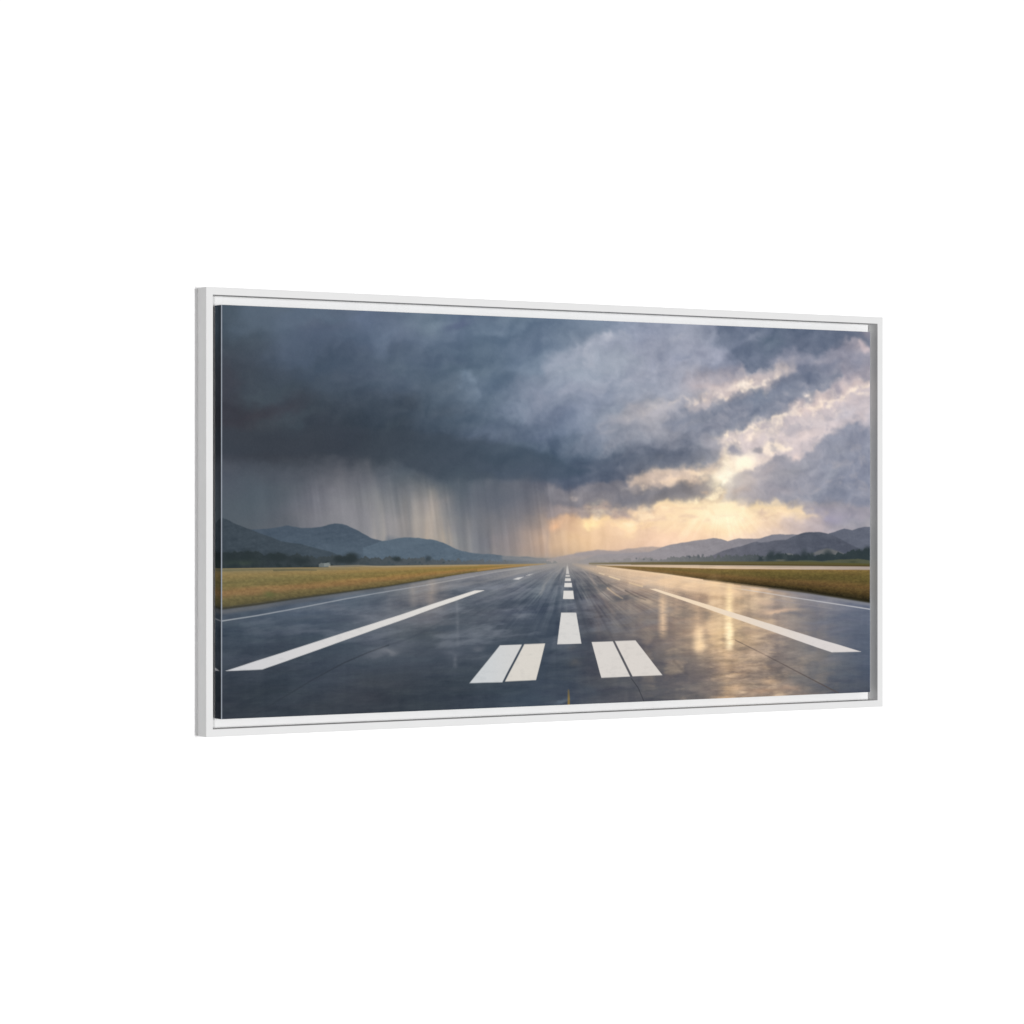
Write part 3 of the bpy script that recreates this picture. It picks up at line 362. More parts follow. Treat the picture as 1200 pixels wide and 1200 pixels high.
# bank C: big grey-lilac cloud on the right
poly([(901.1, 261.5), (921.5, 242.1), (938.6, 237.8), (959.2, 228), (974.8, 220.9), (990.3, 213.9), (1011.2, 208.1), (1039.1, 217.6), (1053.2, 210.5), (1070.8, 199.1), (1092, 187.6), (1106.2, 176.1), (1131.2, 170.2), (1156.3, 161.3), (1177.9, 155.3), (1203.3, 157.7), (1203.3, 291.5), (1136.6, 288.7), (1092, 285.9), (1039.1, 288.8), (986.9, 286.1), (931.8, 289), (887.5, 286.3), (894.3, 275.3)], 'a7a2aa', 7, .95, 11, '8f94a6', ('x', 960, 1120))
for p_, rx, ry, c_h, o in (
    ([(1181.6, 179.4)], 24, 12, '9498aa', .6), ([(1136.6, 201.1)], 34, 14, 'a2a4b0', .5), ([(1172.5, 243.3)], 34, 20, '878da1', .6),
    ([(1092, 271.9)], 60, 9, '8a8f9e', .6), ([(986.9, 279.2)], 50, 7, '9c97a0', .6), ([(1021.7, 237.3)], 34, 12, 'aaa8ae', .6),
    ([(952.4, 251.6)], 24, 12, 'b5aba9', .7), ([(1065.5, 222.9)], 26, 10, '9d9faa', .5), ([(926.7, 269.7)], 20, 9, 'b3a29c', .7),
    ([(1118.7, 236.6)], 26, 10, '999daa', .5), ([(986.9, 227.8)], 20, 6, 'b8aeb0', .6), ([(1190.6, 278.7)], 26, 8, '878c9e', .6),
    ([(1074.3, 204.6)], 16, 8, 'a3a2ae', .5), ([(1163.5, 169.7)], 16, 6, 'a9aab8', .5)):
    spot(p_, rx, ry, c_h, o, -12, 14)

# lower band left of the sun
poly([(434.4, 228.3), (526.9, 231.5), (589.7, 227), (653.4, 219.8), (750.8, 205.4), (853.8, 196), (877.4, 212.2), (860.5, 231.5), (817, 236), (775.5, 233.6), (726.2, 240.7), (706.7, 248.9), (672.7, 258.5), (637.4, 257.3), (592.9, 252.2), (542.5, 249.9), (480.4, 247.6)], '5c687b', 14, .8, 12, '7d8292', ('x', 620, 960))
poly([(710, 246.2), (731.1, 240.6), (759, 237.7), (793.7, 232.1), (827, 237.3), (857.1, 234.3), (877.4, 225.9), (880.8, 239.6), (867.3, 247.9), (837, 256.3), (803.7, 263.3), (750.8, 264.8), (714.8, 263.6)], 'cab6a6', 7, .85, 9)
for p_, rx, ry, c_h, o in (
    ([(800.3, 251)], 16, 4, 'e2c8ad', .8), ([(759, 245.9)], 14, 3, 'd6bfac', .6), ([(853.8, 242.5)], 14, 5, 'f6ddb8', .8),
    ([(837, 253.6)], 8, 4, 'bba79b', .6), ([(775.5, 256.6)], 18, 4, 'ae9f99', .6), ([(825.3, 240)], 9, 3, 'e9cfb2', .6)):
    spot(p_, rx, ry, c_h, o, -4, 8)
poly([(558.2, 255), (637.4, 258.6), (710, 254.2), (767.2, 262.1), (833.7, 259), (853.8, 245.3), (874, 242.4), (897.7, 261.5), (901.1, 272.5), (875.7, 276.7), (853.8, 283.6), (817, 286.4), (767.2, 289.2), (710, 291.9), (637.4, 294.7), (558.2, 289.4)], '85838a', 8, .85, 12, '9f9697', ('x', 800, 960))
for p_, rx, ry, c_h, o in (
    ([(726.2, 274.4)], 40, 7, '7c7d88', .7), ([(653.4, 267.9)], 24, 6, '7e7f8a', .5), ([(800.3, 276.9)], 30, 4, '8b888e', .7),
    ([(858.8, 268.5)], 16, 7, 'a0989a', .7), ([(608.7, 273.4)], 16, 9, '8f8a8d', .5), ([(718.1, 259.6)], 20, 3, 'a89f9e', .5)):
    spot(p_, rx, ry, c_h, o, -2, 10)
spot([(610.3, 276.1)], 7, 1.8, 'bdb0aa', .8, 5, 4)
spot([(880.8, 253.3)], 18, 9, 'fff1cc', .7, 0, 10)
spot([(874, 276.7)], 8, 5, 'ffedc0', .95, 0, 6)
spot([(897.7, 253.3)], 10, 12, 'fffae6', .95, 0, 6)
line([(850.4, 268.5), (870.6, 269.8), (892.6, 267)], 'c8aa8e', 4, 4, 5, .8, .3, 6)

# horizon glow band
poly([(875.7, 286.3), (918.1, 289), (978.2, 284.7), (1012.9, 288.9), (1056.7, 295.8), (1100.9, 304.2), (1056.7, 309.8), (986.9, 316.7), (918.1, 334.5), (850.4, 338.3), (783.8, 333.9), (742.6, 316.2), (750.8, 300), (775.5, 289.2)], 'f5daa6', 12, .8, 10)
spot([(892.6, 305.5)], 40, 14, 'fff0c0', .85, 0, 10)
line([(875.7, 289), (918.1, 289), (969.6, 286.1), (1007.7, 286.1)], 'f9dfb0', 4, 3, 5, .8, .6, 8)
line([(990.3, 295.8), (1021.7, 297.2), (1056.7, 302.8), (1086.7, 308.4)], 'f3d3a6', 5, 2, 5, .8, .4, 6)
spot([(974.8, 302.8)], 18, 3.5, 'c9b09a', .75, 0, 6)
spot([(875.7, 297.3)], 10, 2.5, 'dbba8c', .7, 0, 5)
spot([(860.5, 295.2)], 8, 2.5, 'cfb28f', .7, 0, 4)
poly([(1021.7, 288.8), (1100.9, 287.3), (1203.3, 288.6), (1203.3, 317.1), (1136.6, 316.9), (1092, 308.4), (1056.7, 297.2)], 'a39da6', 9, .75, 8)
for p_, rx, ry, c_h, o in (
    ([(775.5, 287.8)], 14, 4, 'ffe2a8', .9), ([(837, 283.6)], 12, 5, 'ffe9b8', .9), ([(808.6, 289.1)], 22, 4, 'fbdca4', .7),
    ([(759, 295.9)], 22, 7, 'f2cfa0', .6), ([(800.3, 295.9)], 8, 3, 'd5b48c', .5)):
    spot(p_, rx, ry, c_h, o, 0, 8)
poly([(558.2, 289.4), (637.4, 292), (710, 289.2), (714.8, 302.7), (737.7, 308.1), (701.8, 310.8), (637.4, 312), (589.7, 309.3), (558.2, 307.9)], '9b9090', 6, .85, 9, 'b39c8c', ('x', 680, 840))
line([(589.7, 297.3), (608.7, 298), (627.8, 297.3)], 'b9aaa0', 2.2, 2.2, 2.5, .7, .8, 4)
line([(647, 296.7), (658.2, 295.3)], 'c4b0a2', 2.5, 2.5, 2.5, .8, .8, 3)
line([(677.6, 294.6), (701.8, 290.6), (726.2, 296), (742.6, 291.9)], 'e3c09a', 6, 6, 7, .6, .9, 8)
spot([(731.1, 297.3)], 12, 7, 'f5d6a4', .85, 0, 8)
line([(653.4, 308), (685.6, 306.7), (726.2, 308.1)], 'b29c8c', 3, 3, 3, .7, .7, 5)
poly([(631, 316), (653.4, 309.4), (701.8, 308.1), (734.4, 308.1), (759, 317.6), (759, 324.4), (718.1, 329.6), (677.6, 324.1), (640.6, 326.7)], 'f4d59c', 7, .9, 10)
for p_, rx, ry, c_h, o in (
    ([(642.2, 321.4)], 10, 5, 'fbe3a8', .8), ([(718.1, 324.2)], 18, 7, 'f9e0ae', .8), ([(688.9, 316.1)], 18, 4, 'ddc097', .6),
    ([(573.9, 322.5)], 11, 7, 'e9b98e', .95), ([(583.4, 315.9)], 12, 4, 'dfb690', .7), ([(602.4, 327.9)], 20, 5, 'd0ac8c', .6)):
    spot(p_, rx, ry, c_h, o, 5, 8)

# tear every cloud edge: small-scale drift of the wet ink, growing to the bright side
def drift(img, dx, dy):
    sx = np.clip(xx + dx, 0, AW - .01); sy = np.clip(yy + dy, 0, AH - .01)
    ix, iy = sx.astype(int), sy.astype(int); u = (sx - ix)[..., None]; v = (sy - iy)[..., None]
    return (img[iy, ix] * (1 - u) + img[iy, ix + 1] * u) * (1 - v) + (img[iy + 1, ix] * (1 - u) + img[iy + 1, ix + 1] * u) * v
tear = np.clip((xx - 380) / 330, .15, 1) * np.clip((392 - yy) / 60, .25, 1)
IMG = drift(IMG, fbm(xx / 21, yy / 15, 801, 5, .56) * 13 * tear, fbm(xx / 21, yy / 15, 821, 5, .56) * 10 * tear)
puff = fbm(xx / 20 + WX * .8, yy / 13 + WY * .8, 841, 5, .62)
big = fbm(xx / 60 + WX, yy / 30 + WY, 861, 4, .55)
sunny = np.exp(-((xx - 930) / 330) ** 2 - ((yy - 200) / 150) ** 2)
IMG += ((puff * .040 + big * .030) * tear * (.5 + .8 * sunny))[..., None] * np.array([1.15, 1.0, .85], np.float32)
def heap(x, y, seed):
    return 1 - np.abs(fbm(x, y, seed, 5, .55)) * 2.2
for sc_, st, am, sd in ((130, 8, .055, 999), (74, 5, .055, 1001), (36, 3, .020, 1021), (17, 1.6, .005, 1041)):
    wx_, wy_ = xx + WX * 14, yy * 1.45 + WY * 14
    rel = heap((wx_ + st) / sc_, (wy_ + st) / sc_, sd) - heap((wx_ - st) / sc_, (wy_ - st) / sc_, sd)
    k_ = np.clip((xx + 60) / 500, .30, 1) * np.clip((372 - yy) / 90, .12, 1) * (1 - zone(-60, 560, 262, 420, 60, 30) * .9)
    IMG += (np.clip(rel, -.5, .5) * am * .62 * k_)[..., None] * np.array([1.08, 1.0, .92], np.float32)
# glints where thin cloud lets the sun through
def glints(win_pts, c, lo, hi, op, sx=16, sy=9, seed=901, soft=26):
    win = window(win_pts, soft)
    m = poly_mask(win_pts, soft, 16, win)
    g_ = fbm(xx[win] / sx + WX[win], yy[win] / sy + WY[win], seed, 5, .6)
    blend(win, m * np.clip((g_ - lo) / (hi - lo), 0, 1) * op, col(c))
glints([(880.8, 121.6), (921.5, 96), (952.4, 86.9), (986.9, 86.1), (1012.9, 77.1), (995.5, 99.8), (978.2, 114.1), (935.2, 116.3), (892.6, 125.5)], 'fbead6', .0, .45, .8, 14, 8, 901, 14)
glints([(892.6, 187.3), (952.4, 164.4), (1039.1, 139.3), (1092, 117.3), (1199.7, 83.8), (1199.7, 115.1), (1092, 145.4), (1039.1, 160.3), (969.6, 183.6), (918.1, 217.3), (892.6, 265.6)], 'fae8d2', .0, .5, .75, 16, 9, 921, 18)
glints([(726.2, 246.1), (817, 234.6), (877.4, 228.7), (877.4, 245.1), (800.3, 261.9), (734.4, 262.2)], 'f0d4b2', .0, .5, .6, 14, 7, 931, 10)
glints([(986.9, 161.1), (1127.6, 130.7), (1199.7, 100.9), (1199.7, 157.8), (1074.3, 201.8), (986.9, 223.6)], 'a9a6b2', .05, .5, .5, 20, 11, 941, 20)
glints([(637.4, 294.7), (750.8, 286.5), (918.1, 283.5), (1074.3, 300), (986.9, 316.7), (750.8, 329.7), (637.4, 326.7)], 'fdebc0', .0, .5, .45, 26, 6, 951, 12)
glints([(637.4, 294.7), (750.8, 286.5), (918.1, 286.2), (1074.3, 300), (986.9, 316.7), (750.8, 329.7), (637.4, 326.7)], 'cfb196', .08, .5, .5, 24, 5, 961, 12)
glints([(909.6, 121), (986.9, 119.4), (1074.3, 75.6), (1145.5, 62.5), (1092, 110.3), (986.9, 154.2), (901.1, 173.5), (842, 174.3)], 'a9a8b3', .05, .5, .5, 18, 9, 971, 16)
glints([(589.7, 41.2), (718.1, 30.6), (867.3, 39.7), (817, 95.6), (653.4, 126.2), (558.2, 88.5)], 'b3b6c2', .05, .5, .35, 34, 18, 981, 30)
glints([(653.4, 139.6), (867.3, 135.6), (867.3, 204.1), (653.4, 206.4)], 'aaa9b2', .05, .5, .35, 26, 10, 991, 20)
glints([(918.1, 265.5), (1074.3, 222.9), (1199.7, 172), (1199.7, 278.7), (986.9, 286.1)], 'b7b0b4', .05, .55, .4, 26, 14, 995, 20)

def blur(img, r):
    k = np.exp(-np.arange(-4, 5) ** 2 / (2 * r * r)); k /= k.sum()
    p_ = np.pad(img, ((4, 4), (0, 0), (0, 0)), 'edge'); img = sum(w * p_[i:i + img.shape[0]] for i, w in enumerate(k))
    p_ = np.pad(img, ((0, 0), (4, 4), (0, 0)), 'edge'); return sum(w * p_[:, i:i + img.shape[1]] for i, w in enumerate(k))
IMG = blur(IMG, 1.1).astype(np.float32)
lum = IMG.mean(-1, keepdims=True)
cool = (np.clip((xx - 430) / 300, 0, 1) * np.clip((318 - yy) / 40, 0, 1))[..., None]
IMG = IMG + (lum + (IMG - lum) * .80 - IMG) * cool              # greyer clouds
IMG = IMG + ((IMG - .62) * .10 - .012) * cool                    # a little more contrast
IMG[..., 2] += .042 * zone(690, 1150, 300, 400, 120, 24)
# the sun's own glow, over everything near it
spot([(901.1, 247.7)], 46, 34, 'fff0cf', .38, -30, 10)
spot([(899.4, 247.7)], 15, 17, 'fff9e4', .75, -35, 26)
spot([(921.5, 231.1)], 22, 9, 'fff3da', .5, -40, 24)
spot([(877.4, 276.7)], 14, 5, 'ffedc6', .7, 0, 20)
spot([(938.6, 218.5)], 18, 9, 'fff5dc', .8, -25, 12)
spot([(892.6, 304.1)], 60, 20, 'fff0cc', .6, 0, 10)
spot([(775.5, 297.3)], 60, 14, 'ffe3ba', .45, 0, 14)
spot([(710, 326.9)], 60, 12, 'f6d4ae', .45, 0, 14)
spot([(767.2, 343.3)], 120, 14, 'f6d4ae', .35, 0, 10)
spot([(919.8, 200.8)], 15, 8, '9a99a5', .85, 5, 8, 1.4)
spot([(966.1, 199.5)], 8, 4, 'a29ea4', .8, -5, 5, 1.3)
# sun rays below the cloud
ang_ = np.arctan2(xx - ([(894.3, 261.5)])[0][0], yy - ([(894.3, 261.5)])[0][1])
rays = noise(ang_ * 9 + 40, ang_ * 0 + 1.5, 77) * 0.6 + noise(ang_ * 23 + 11, ang_ * 0 + 7.5, 78) * 0.4
IMG += (rays * 0.034 * zone(690, 1180, 306, 372, 60, 14))[..., None] * np.array([.9, 1, 1.1], np.float32)
line([(764, 300), (747.5, 327), (731.1, 354)], 'd0b294', 12, 20, 16, .55, .25)
line([(978.2, 308.3), (995.5, 330.6), (1012.9, 352.9)], 'cbb29c', 14, 22, 16, .45, .2)

FEATHER = 1.0

# rain curtain on the left
vst = (noise((xx - yy * .10) / 9, yy / 90, 201) * .5 + noise((xx - yy * .16) / 4.2, yy / 70, 202) * .3
       + noise((xx - yy * .05) / 24, yy / 160, 203) * .5)
cz = zone(90, 640, 262, 392, 110, 46)
IMG += (vst * cz * .040 * (1 + fbm(xx / 50, yy / 60, 205, 3)))[..., None] * np.array([1.04, 1.0, .96], np.float32)
# ragged cloud base over the rain
poly([(-5.9, 176.6), (84, 181.4), (197.5, 173.4), (299.5, 178.2), (404.1, 185.8), (495.9, 195), (573.9, 215.2), (637.4, 235.9), (558.2, 251.1), (511.4, 251.4), (465, 249), (428.4, 250.5), (404.1, 258.5), (373.9, 248.3), (344, 243.3), (314.3, 235.8), (292.1, 220.6), (270.1, 217), (240.9, 213.5), (197.5, 216.4), (154.6, 213.1), (112.1, 216.1), (70, 214), (-5.9, 218.5)], '3d4550', 12, .6, 5, '4a5a6b', ('x', 150, 650))
def shaft(pts, c, w, o0, o1, soft=None):
    line(pts, c, w * .5, w * .8, soft or w * 2.2, o0 * .72, o1 * .72, 0)
for a in (
    ([(150.3, 259.7), (151.7, 293.7), (151.7, 327.7)], '7f7e88', 16, .0, .7), ([(190.3, 268.4), (191.7, 300), (193.2, 322.8)], '7e7e86', 18, .0, .5),
    ([(226.4, 231.4), (232.2, 259.3), (238, 328)], '6c6d74', 16, .55, .2), ([(240.9, 227.5), (246.7, 252.9), (251.1, 331.9)], '75757b', 12, .8, .5),
    ([(238, 249.1), (245.3, 287.3), (249.6, 335.7)], 'a09d9d', 8, .0, .7), ([(252.6, 251.6), (259.9, 287.2), (264.2, 338.3)], '9b9893', 10, .1, .9),
    ([(251.1, 300), (252.6, 319.1), (254, 338.2)], 'aea89f', 5, .2, .7), ([(265.7, 287.2), (268.6, 312.8), (270.1, 340.9)], 'b0a89d', 5, .1, .8),
    ([(277.4, 248.9), (281.8, 287.2), (287.7, 338.4)], '8a898c', 6, .1, .5), ([(299.5, 300), (301, 319.2), (303.9, 341)], '94928f', 8, .0, .6),
    ([(323.2, 274.3), (324.7, 300), (324.7, 338.6)], 'a8a095', 9, .1, .8), ([(330.6, 280.7), (332.1, 312.9), (333.6, 341.2)], '94908c', 6, .1, .5),
    ([(351.5, 270.3), (352.9, 300), (351.5, 343.9)], 'b9aa9a', 10, .6, .95), ([(344, 297.4), (344, 319.3), (344, 342.5)], 'bba994', 6, .1, .8),
    ([(360.4, 274.2), (363.4, 306.5), (366.4, 343.9)], 'ab9f92', 7, .3, .7), ([(369.4, 307.8), (370.9, 325.9), (373.9, 346.6)], 'b9a892', 5, .1, .9),
    ([(379.9, 306.5), (382.9, 325.9), (386, 350.5)], 'aba094', 5, .1, .85), ([(416.2, 300), (417.7, 326), (419.2, 358.5)], '94918e', 7, .1, .6),
    ([(399.5, 255.9), (401.1, 287), (404.1, 351.9)], '67707a', 10, .5, .3), ([(287.7, 229.6), (289.2, 261.6), (292.1, 300)], '58616c', 10, .6, .3),
    ([(311.3, 248.7), (312.8, 287.2), (314.3, 332.1)], '737880', 7, .5, .5), ([(399.5, 250.7), (399.5, 267.6), (399.5, 287)], '808189', 2.5, .4, .2),
    ([(434.4, 267.4), (436, 313), (437.5, 362.6)], '6f727b', 12, .3, .6), ([(460.4, 319.6), (462, 339.2), (463.5, 365.4)], 'a0948e', 8, .1, .8),
    ([(472.7, 313.1), (474.3, 339.3), (475.8, 365.5)], '8f8885', 8, .1, .5), ([(495.9, 300), (497.4, 332.8), (499, 365.6)], '8d8784', 9, .2, .5),
    ([(517.6, 313.2), (519.1, 339.5), (519.1, 368.4)], 'b39f90', 14, .1, .7), ([(539.4, 323.7), (541, 346.2), (541, 368.6)], 'b59c88', 10, .2, .7),
    ([(553.5, 315.9), (553.5, 337), (553.5, 359.5)], 'b59d8c', 8, .2, .8), ([(452.8, 254.3), (454.3, 280.4), (454.3, 300)], '7a7c84', 8, .6, .1),
    ([(426.8, 258.3), (428.4, 300), (428.4, 352.1)], '777a82', 6, .5, .5), ([(561.3, 323.8), (559.8, 352.9), (559.8, 372.7)], '9c8f8c', 5, .5, .5)):
    shaft(*a)
spot([(472.7, 276.4)], 62, 26, '5f6672', .62, 0, 16)
spot([(404.1, 267.5)], 24, 26, '56616c', .55, 0, 10)
spot([(519.1, 300)], 34, 22, '6e6f78', .45, 0, 10)
spot([(581.8, 286.7)], 40, 10, '77757d', .5, 0, 14)
ed = zone(560, 660, 268, 385, 40, 30)
IMG += (noise((xx + yy * .03) / 9, yy / 80, 211) * ed * .018)[..., None]

grey = IMG.mean(-1, keepdims=True)
IMG = grey + (IMG - grey) * (1 - .16 * np.clip((640 - xx) / 300, 0, 1))[..., None]
IMG = (IMG - .44) * 1.06 + .432          # print contrast of the sky
# ---- far hills
hz = [(586.5, 373)]
hill_n = fbm(xx / 16, yy / 10, 301, 4)
def hill(pts, base, c, c2=None, ax=None, soft=1.6, n=0.012, hlo=None):
    pp = pts + base
    poly([(x_, y_) for x_, y_ in pp], c, soft * 1.25, 1, 2.4, c2, ax)
    win = window(pp, 3)
    m = poly_mask(pp, 3, 2.4, win)
    IMG[win] += (m * (hill_n[win] * n + (fbm(xx[win] / 22 + .12, yy[win] / 11 + xx[win] / 40, 311, 5, .6) - fbm(xx[win] / 22, yy[win] / 11 + xx[win] / 40 + .15, 311, 5, .6)) * .05))[..., None]
    if hlo is not None:                      # mist at the foot
        y0, y1, ch, o = hlo
        t = np.clip((yy[win] - y0) / (y1 - y0), 0, 1) * m * o
        IMG[win] = IMG[win] * (1 - t[..., None]) + col(ch) * t[..., None]
# left
hill([(-1.8, 327.2), (42.2, 326.1), (61.7, 324.3), (84, 323.7), (107.8, 321.3), (119.1, 322.6), (129, 324.5), (147.4, 324.3), (161.7, 323.3), (174.5, 320.2), (186, 318.5), (197.5, 318.5), (206.1, 320.3), (217.7, 324.7), (232.2, 331.1), (246.7, 337.6), (265.7, 342.8), (284.8, 347.3), (314.3, 356.5), (344, 367)], [(344, 382.5), (-1.8, 379)],
     '495664', '5b6a77', ('y', 330, 392), hlo=(372, 396, '55636f', .6))
hill([(233.6, 350.9), (262.8, 343.4), (277.4, 341.5), (293.6, 338.7), (314.3, 337), (329.1, 338.6), (344, 341.5), (358.9, 343.9), (373.9, 348.5), (392, 355.1), (411.6, 359.1), (437.5, 362.6), (465, 364.1), (483.5, 367.5), (526.9, 370.5), (589.7, 374.3), (637.4, 378.7)], [(637.4, 385.4), (233.6, 381.4)],
     '596876', '6e747d', ('x', 400, 640), hlo=(372, 392, '626e79', .6))
line([(277.4, 342.2), (299.5, 347.4), (321.7, 355.3), (344, 364.4)], '586674', 10, 14, 12, .5, .3)
hill([(-1.8, 307.4), (6.4, 309.9), (14.6, 313.6), (25.7, 318), (38.1, 322.3), (51.9, 327.4), (64.5, 331.8), (77, 336.2), (98, 342.5), (114.9, 344.5), (129, 346.4), (151.7, 352.2), (176, 358.1), (200.4, 365.9)], [(200.4, 383.6), (-1.8, 381.5)],
     '3d4750', '46525c', ('x', 0, 260), hlo=(360, 395, '444e58', .7))
line([(480.4, 370.1), (526.9, 372.4), (589.7, 375.6), (653.4, 376.2)], '858689', 6, 6, 6, .7, .7)
# right
hill([(558.2, 374), (605.5, 366.5), (637.4, 360.7), (653.4, 358.8), (672.7, 361), (693.7, 360.4), (710, 357.2), (734.4, 355.3), (759, 354.8), (783.8, 357), (817, 354.5)], [(817, 387.2), (558.2, 384.6)],
     'a89c9a', 'b8a79c', ('x', 600, 820), 2.5, hlo=(373, 388, '8e8c92', .9))
hill([(615.1, 377.2), (653.4, 366.8), (701.8, 364.5), (750.8, 362.9), (770.5, 358.3), (792, 353.7), (817, 349), (837, 346.8), (858.8, 344.9), (877.4, 342.5), (892.6, 343.2), (906.2, 347.2), (918.1, 344.1), (930.1, 341.4), (945.5, 342.3), (961, 342.9), (986.9, 340.3), (1039.1, 355.9)], [(1039.1, 389.4), (615.1, 385.2)],
     '9a9497', '8a878e', ('x', 720, 960), 1.8, hlo=(374, 390, '908d90', .7))
line([(615.1, 366.5), (653.4, 365.5), (701.8, 364.5), (750.8, 366.3), (817, 370.8)], '9a959a', 6, 8, 8, .6, .6)
hill([(952.4, 355.3), (966.1, 345.7), (980, 340.2), (995.5, 337.5), (1012.9, 336.6), (1035.6, 336.9), (1051.4, 338.5), (1070.8, 344.9)], [(1070.8, 370.1), (952.4, 369.2)], '7e7e88', None, None, 1.8)
hill([(1102.7, 345), (1113.4, 335.9), (1136.6, 329.1), (1145.5, 327.3), (1152.7, 329), (1161.7, 331.2), (1174.3, 327.7), (1185.2, 326.1), (1203.3, 326.5)], [(1203.3, 391), (1102.7, 390)], '5e6371', '646977', ('x', 1120, 1200))
hill([(850.4, 375.2), (880.8, 368.6), (897.7, 362.6), (918.1, 357.9), (938.6, 353.2), (952.4, 349.8), (966.1, 347.1), (974.8, 348.5), (986.9, 348.1), (1000.8, 347.3), (1025.1, 345.5), (1042.6, 339.8), (1056.7, 336.4), (1074.3, 334.1), (1092, 334.6), (1106.2, 336), (1120.5, 338.8), (1136.6, 343.8), (1163.5, 356.7), (1203.3, 371.1)], [(1203.3, 391), (850.4, 387.5)],
     '6d6d77', '545966', ('x', 880, 1060), 1.8, .03, (376, 392, '5f6168', .6))
line([(1083.2, 339.3), (1118.7, 350.7), (1145.5, 363.6), (1172.5, 370.9)], '4d5260', 4, 10, 8, .5, .4)
poly([(1074.3, 370.1), (1092, 363.2), (1109.8, 359.8), (1127.6, 363.5), (1145.5, 369.3), (1118.7, 373.3)], '7b7a74', 4, .6)
poly([(1012.9, 369.6), (1030.4, 367), (1042.6, 369.9), (1030.4, 374)], '80807a', 3, .5)

# ---- tree belts and plain
fol = fbm(xx / 5, yy / 4, 401, 4)
def belt(pts, base, c, c2, ax, rough, soft=1.5, op=1):
    pp = pts + base
    win = window(pp, 8 + rough)
    X = xx[win]; top = np.interp(X, [p[0] for p in pts], [p[1] for p in pts])
    bot = np.interp(X, [p[0] for p in base][::-1], [p[1] for p in base][::-1])
    ed_ = fbm(X / 7, X * 0, 411, 4, .6) * rough
    m = step(top + ed_ - yy[win], soft) * step(yy[win] - bot, soft) * step(pts[0][0] - X, 2) * step(X - pts[-1][0], 2) * op
    m = np.clip(m, 0, 1)
    blend(win, m, shade(c, win, c2, ax) + (fol[win] * .022)[..., None])
belt([(-1.8, 359.3), (42.2, 358.4), (70, 360.4), (98, 362.5), (119.1, 362.7), (133.3, 364.1), (147.4, 365.4), (168.8, 365), (190.3, 363.2), (211.9, 364.7), (240.9, 367.5), (284.8, 369.1), (344, 370.9), (404.1, 372.7), (480.4, 374.7), (534.7, 376.5), (592.9, 378.9)], [(592.9, 381), (480.4, 381), (344, 380.5), (197.5, 381.7), (98, 381.9), (-1.8, 382.1)],
     '30393d', '74797f', ('x', 60, 640), 5.5)
for p_, rx, ry in (([(45, 365.8)], 14, 9), ([(91, 366.2)], 20, 8), ([(213.4, 365.3)], 14, 7), ([(204.7, 369.7)], 16, 6), ([(17.4, 368.1)], 14, 9),
                   ([(190.3, 369.6)], 9, 6), ([(126.2, 371.5)], 16, 6), ([(289.2, 369.8)], 8, 4), ([(344, 371.5)], 6, 4)):
    spot(p_, rx, ry, '2a3336' if p_[0][0] < 300 else '364047', .85, 0, 5, 1.6)
spot([(32.6, 374.4)], 26, 4, '3e4a40', .6)
belt([(637.4, 379.4), (685.6, 376.5), (726.2, 374.8), (775.5, 373.2), (817, 371.5), (867.3, 371.3), (918.1, 371.7), (952.4, 370.6), (986.9, 369.4), (1030.4, 369.8), (1074.3, 370.8), (1118.7, 369.1), (1145.5, 367.9), (1172.5, 365.2), (1203.3, 359.7)], [(1203.3, 388.2), (986.9, 384), (817, 381.7), (637.4, 380.7)],
     '8c898a', '343f42', ('x', 720, 1060), 5.5)
for p_, rx, ry in (([(995.5, 369.5)], 8, 8), ([(1011.2, 371)], 7, 7), ([(1062, 372.8)], 9, 8), ([(1111.6, 371.8)], 9, 9), ([(1095.6, 377.3)], 10, 6), ([(973, 374.9)], 8, 5),
                   ([(1181.6, 372.4)], 20, 10), ([(1196.1, 364)], 10, 6), ([(1145.5, 376.3)], 14, 6), ([(1044.4, 376.9)], 12, 5), ([(1030.4, 378.2)], 12, 4)):
    spot(p_, rx, ry, '2f393d', .85, 0, 5, 1.6)
poly([(952.4, 381.6), (995.5, 379.2), (1030.4, 379.6), (1065.5, 379.2), (1100.9, 380.9), (1136.6, 378.4), (1172.5, 378), (1203.3, 381.1), (1203.3, 389.6), (952.4, 385.8)], '5f6148', 2, .75, 2)
spot([(1163.5, 382.9)], 9, 2, '3d4434', .7)
spot([(1012.9, 378.7)], 12, 1.5, '85806a', .6)
rng = np.random.RandomState(8)
for k in range(90):                                  # single crowns standing out of the two tree lines
    u_ = rng.rand()
    if k % 2:
        x_ = 700 + 500 * u_ ** .8; y_ = 371 - 3 * u_ + rng.rand() * 5; r_ = 1.5 + 4.5 * u_ * rng.rand(); c_h = '333d40' if u_ > .5 else '565b60'
    else:
        x_ = 400 * u_ ** 1.1; y_ = 379 - 5 * (x_ / 400) + rng.rand() * 6; r_ = 1.5 + 5 * (1 - u_) * rng.rand(); c_h = '2a3437' if u_ < .5 else '3f4a50'
    spot([(x_, y_)], r_ * 1.2, r_, c_h, .55 + .3 * rng.rand(), 0, 4, 1.6)
# white farm building
poly([(158.8, 376.9), (163.1, 375), (167.4, 376.7), (167.4, 381.3), (158.8, 381.3)], '7e8482', 1.2, .7)
poly([(167.4, 376.1), (174.5, 374.9), (178.1, 377), (178.1, 381.2), (167.4, 381.1)], '989d99', 1.2, .75)
line([(166, 376.4), (177.4, 375.3)], '7c8484', 1.2, 1.2, 1, .7)

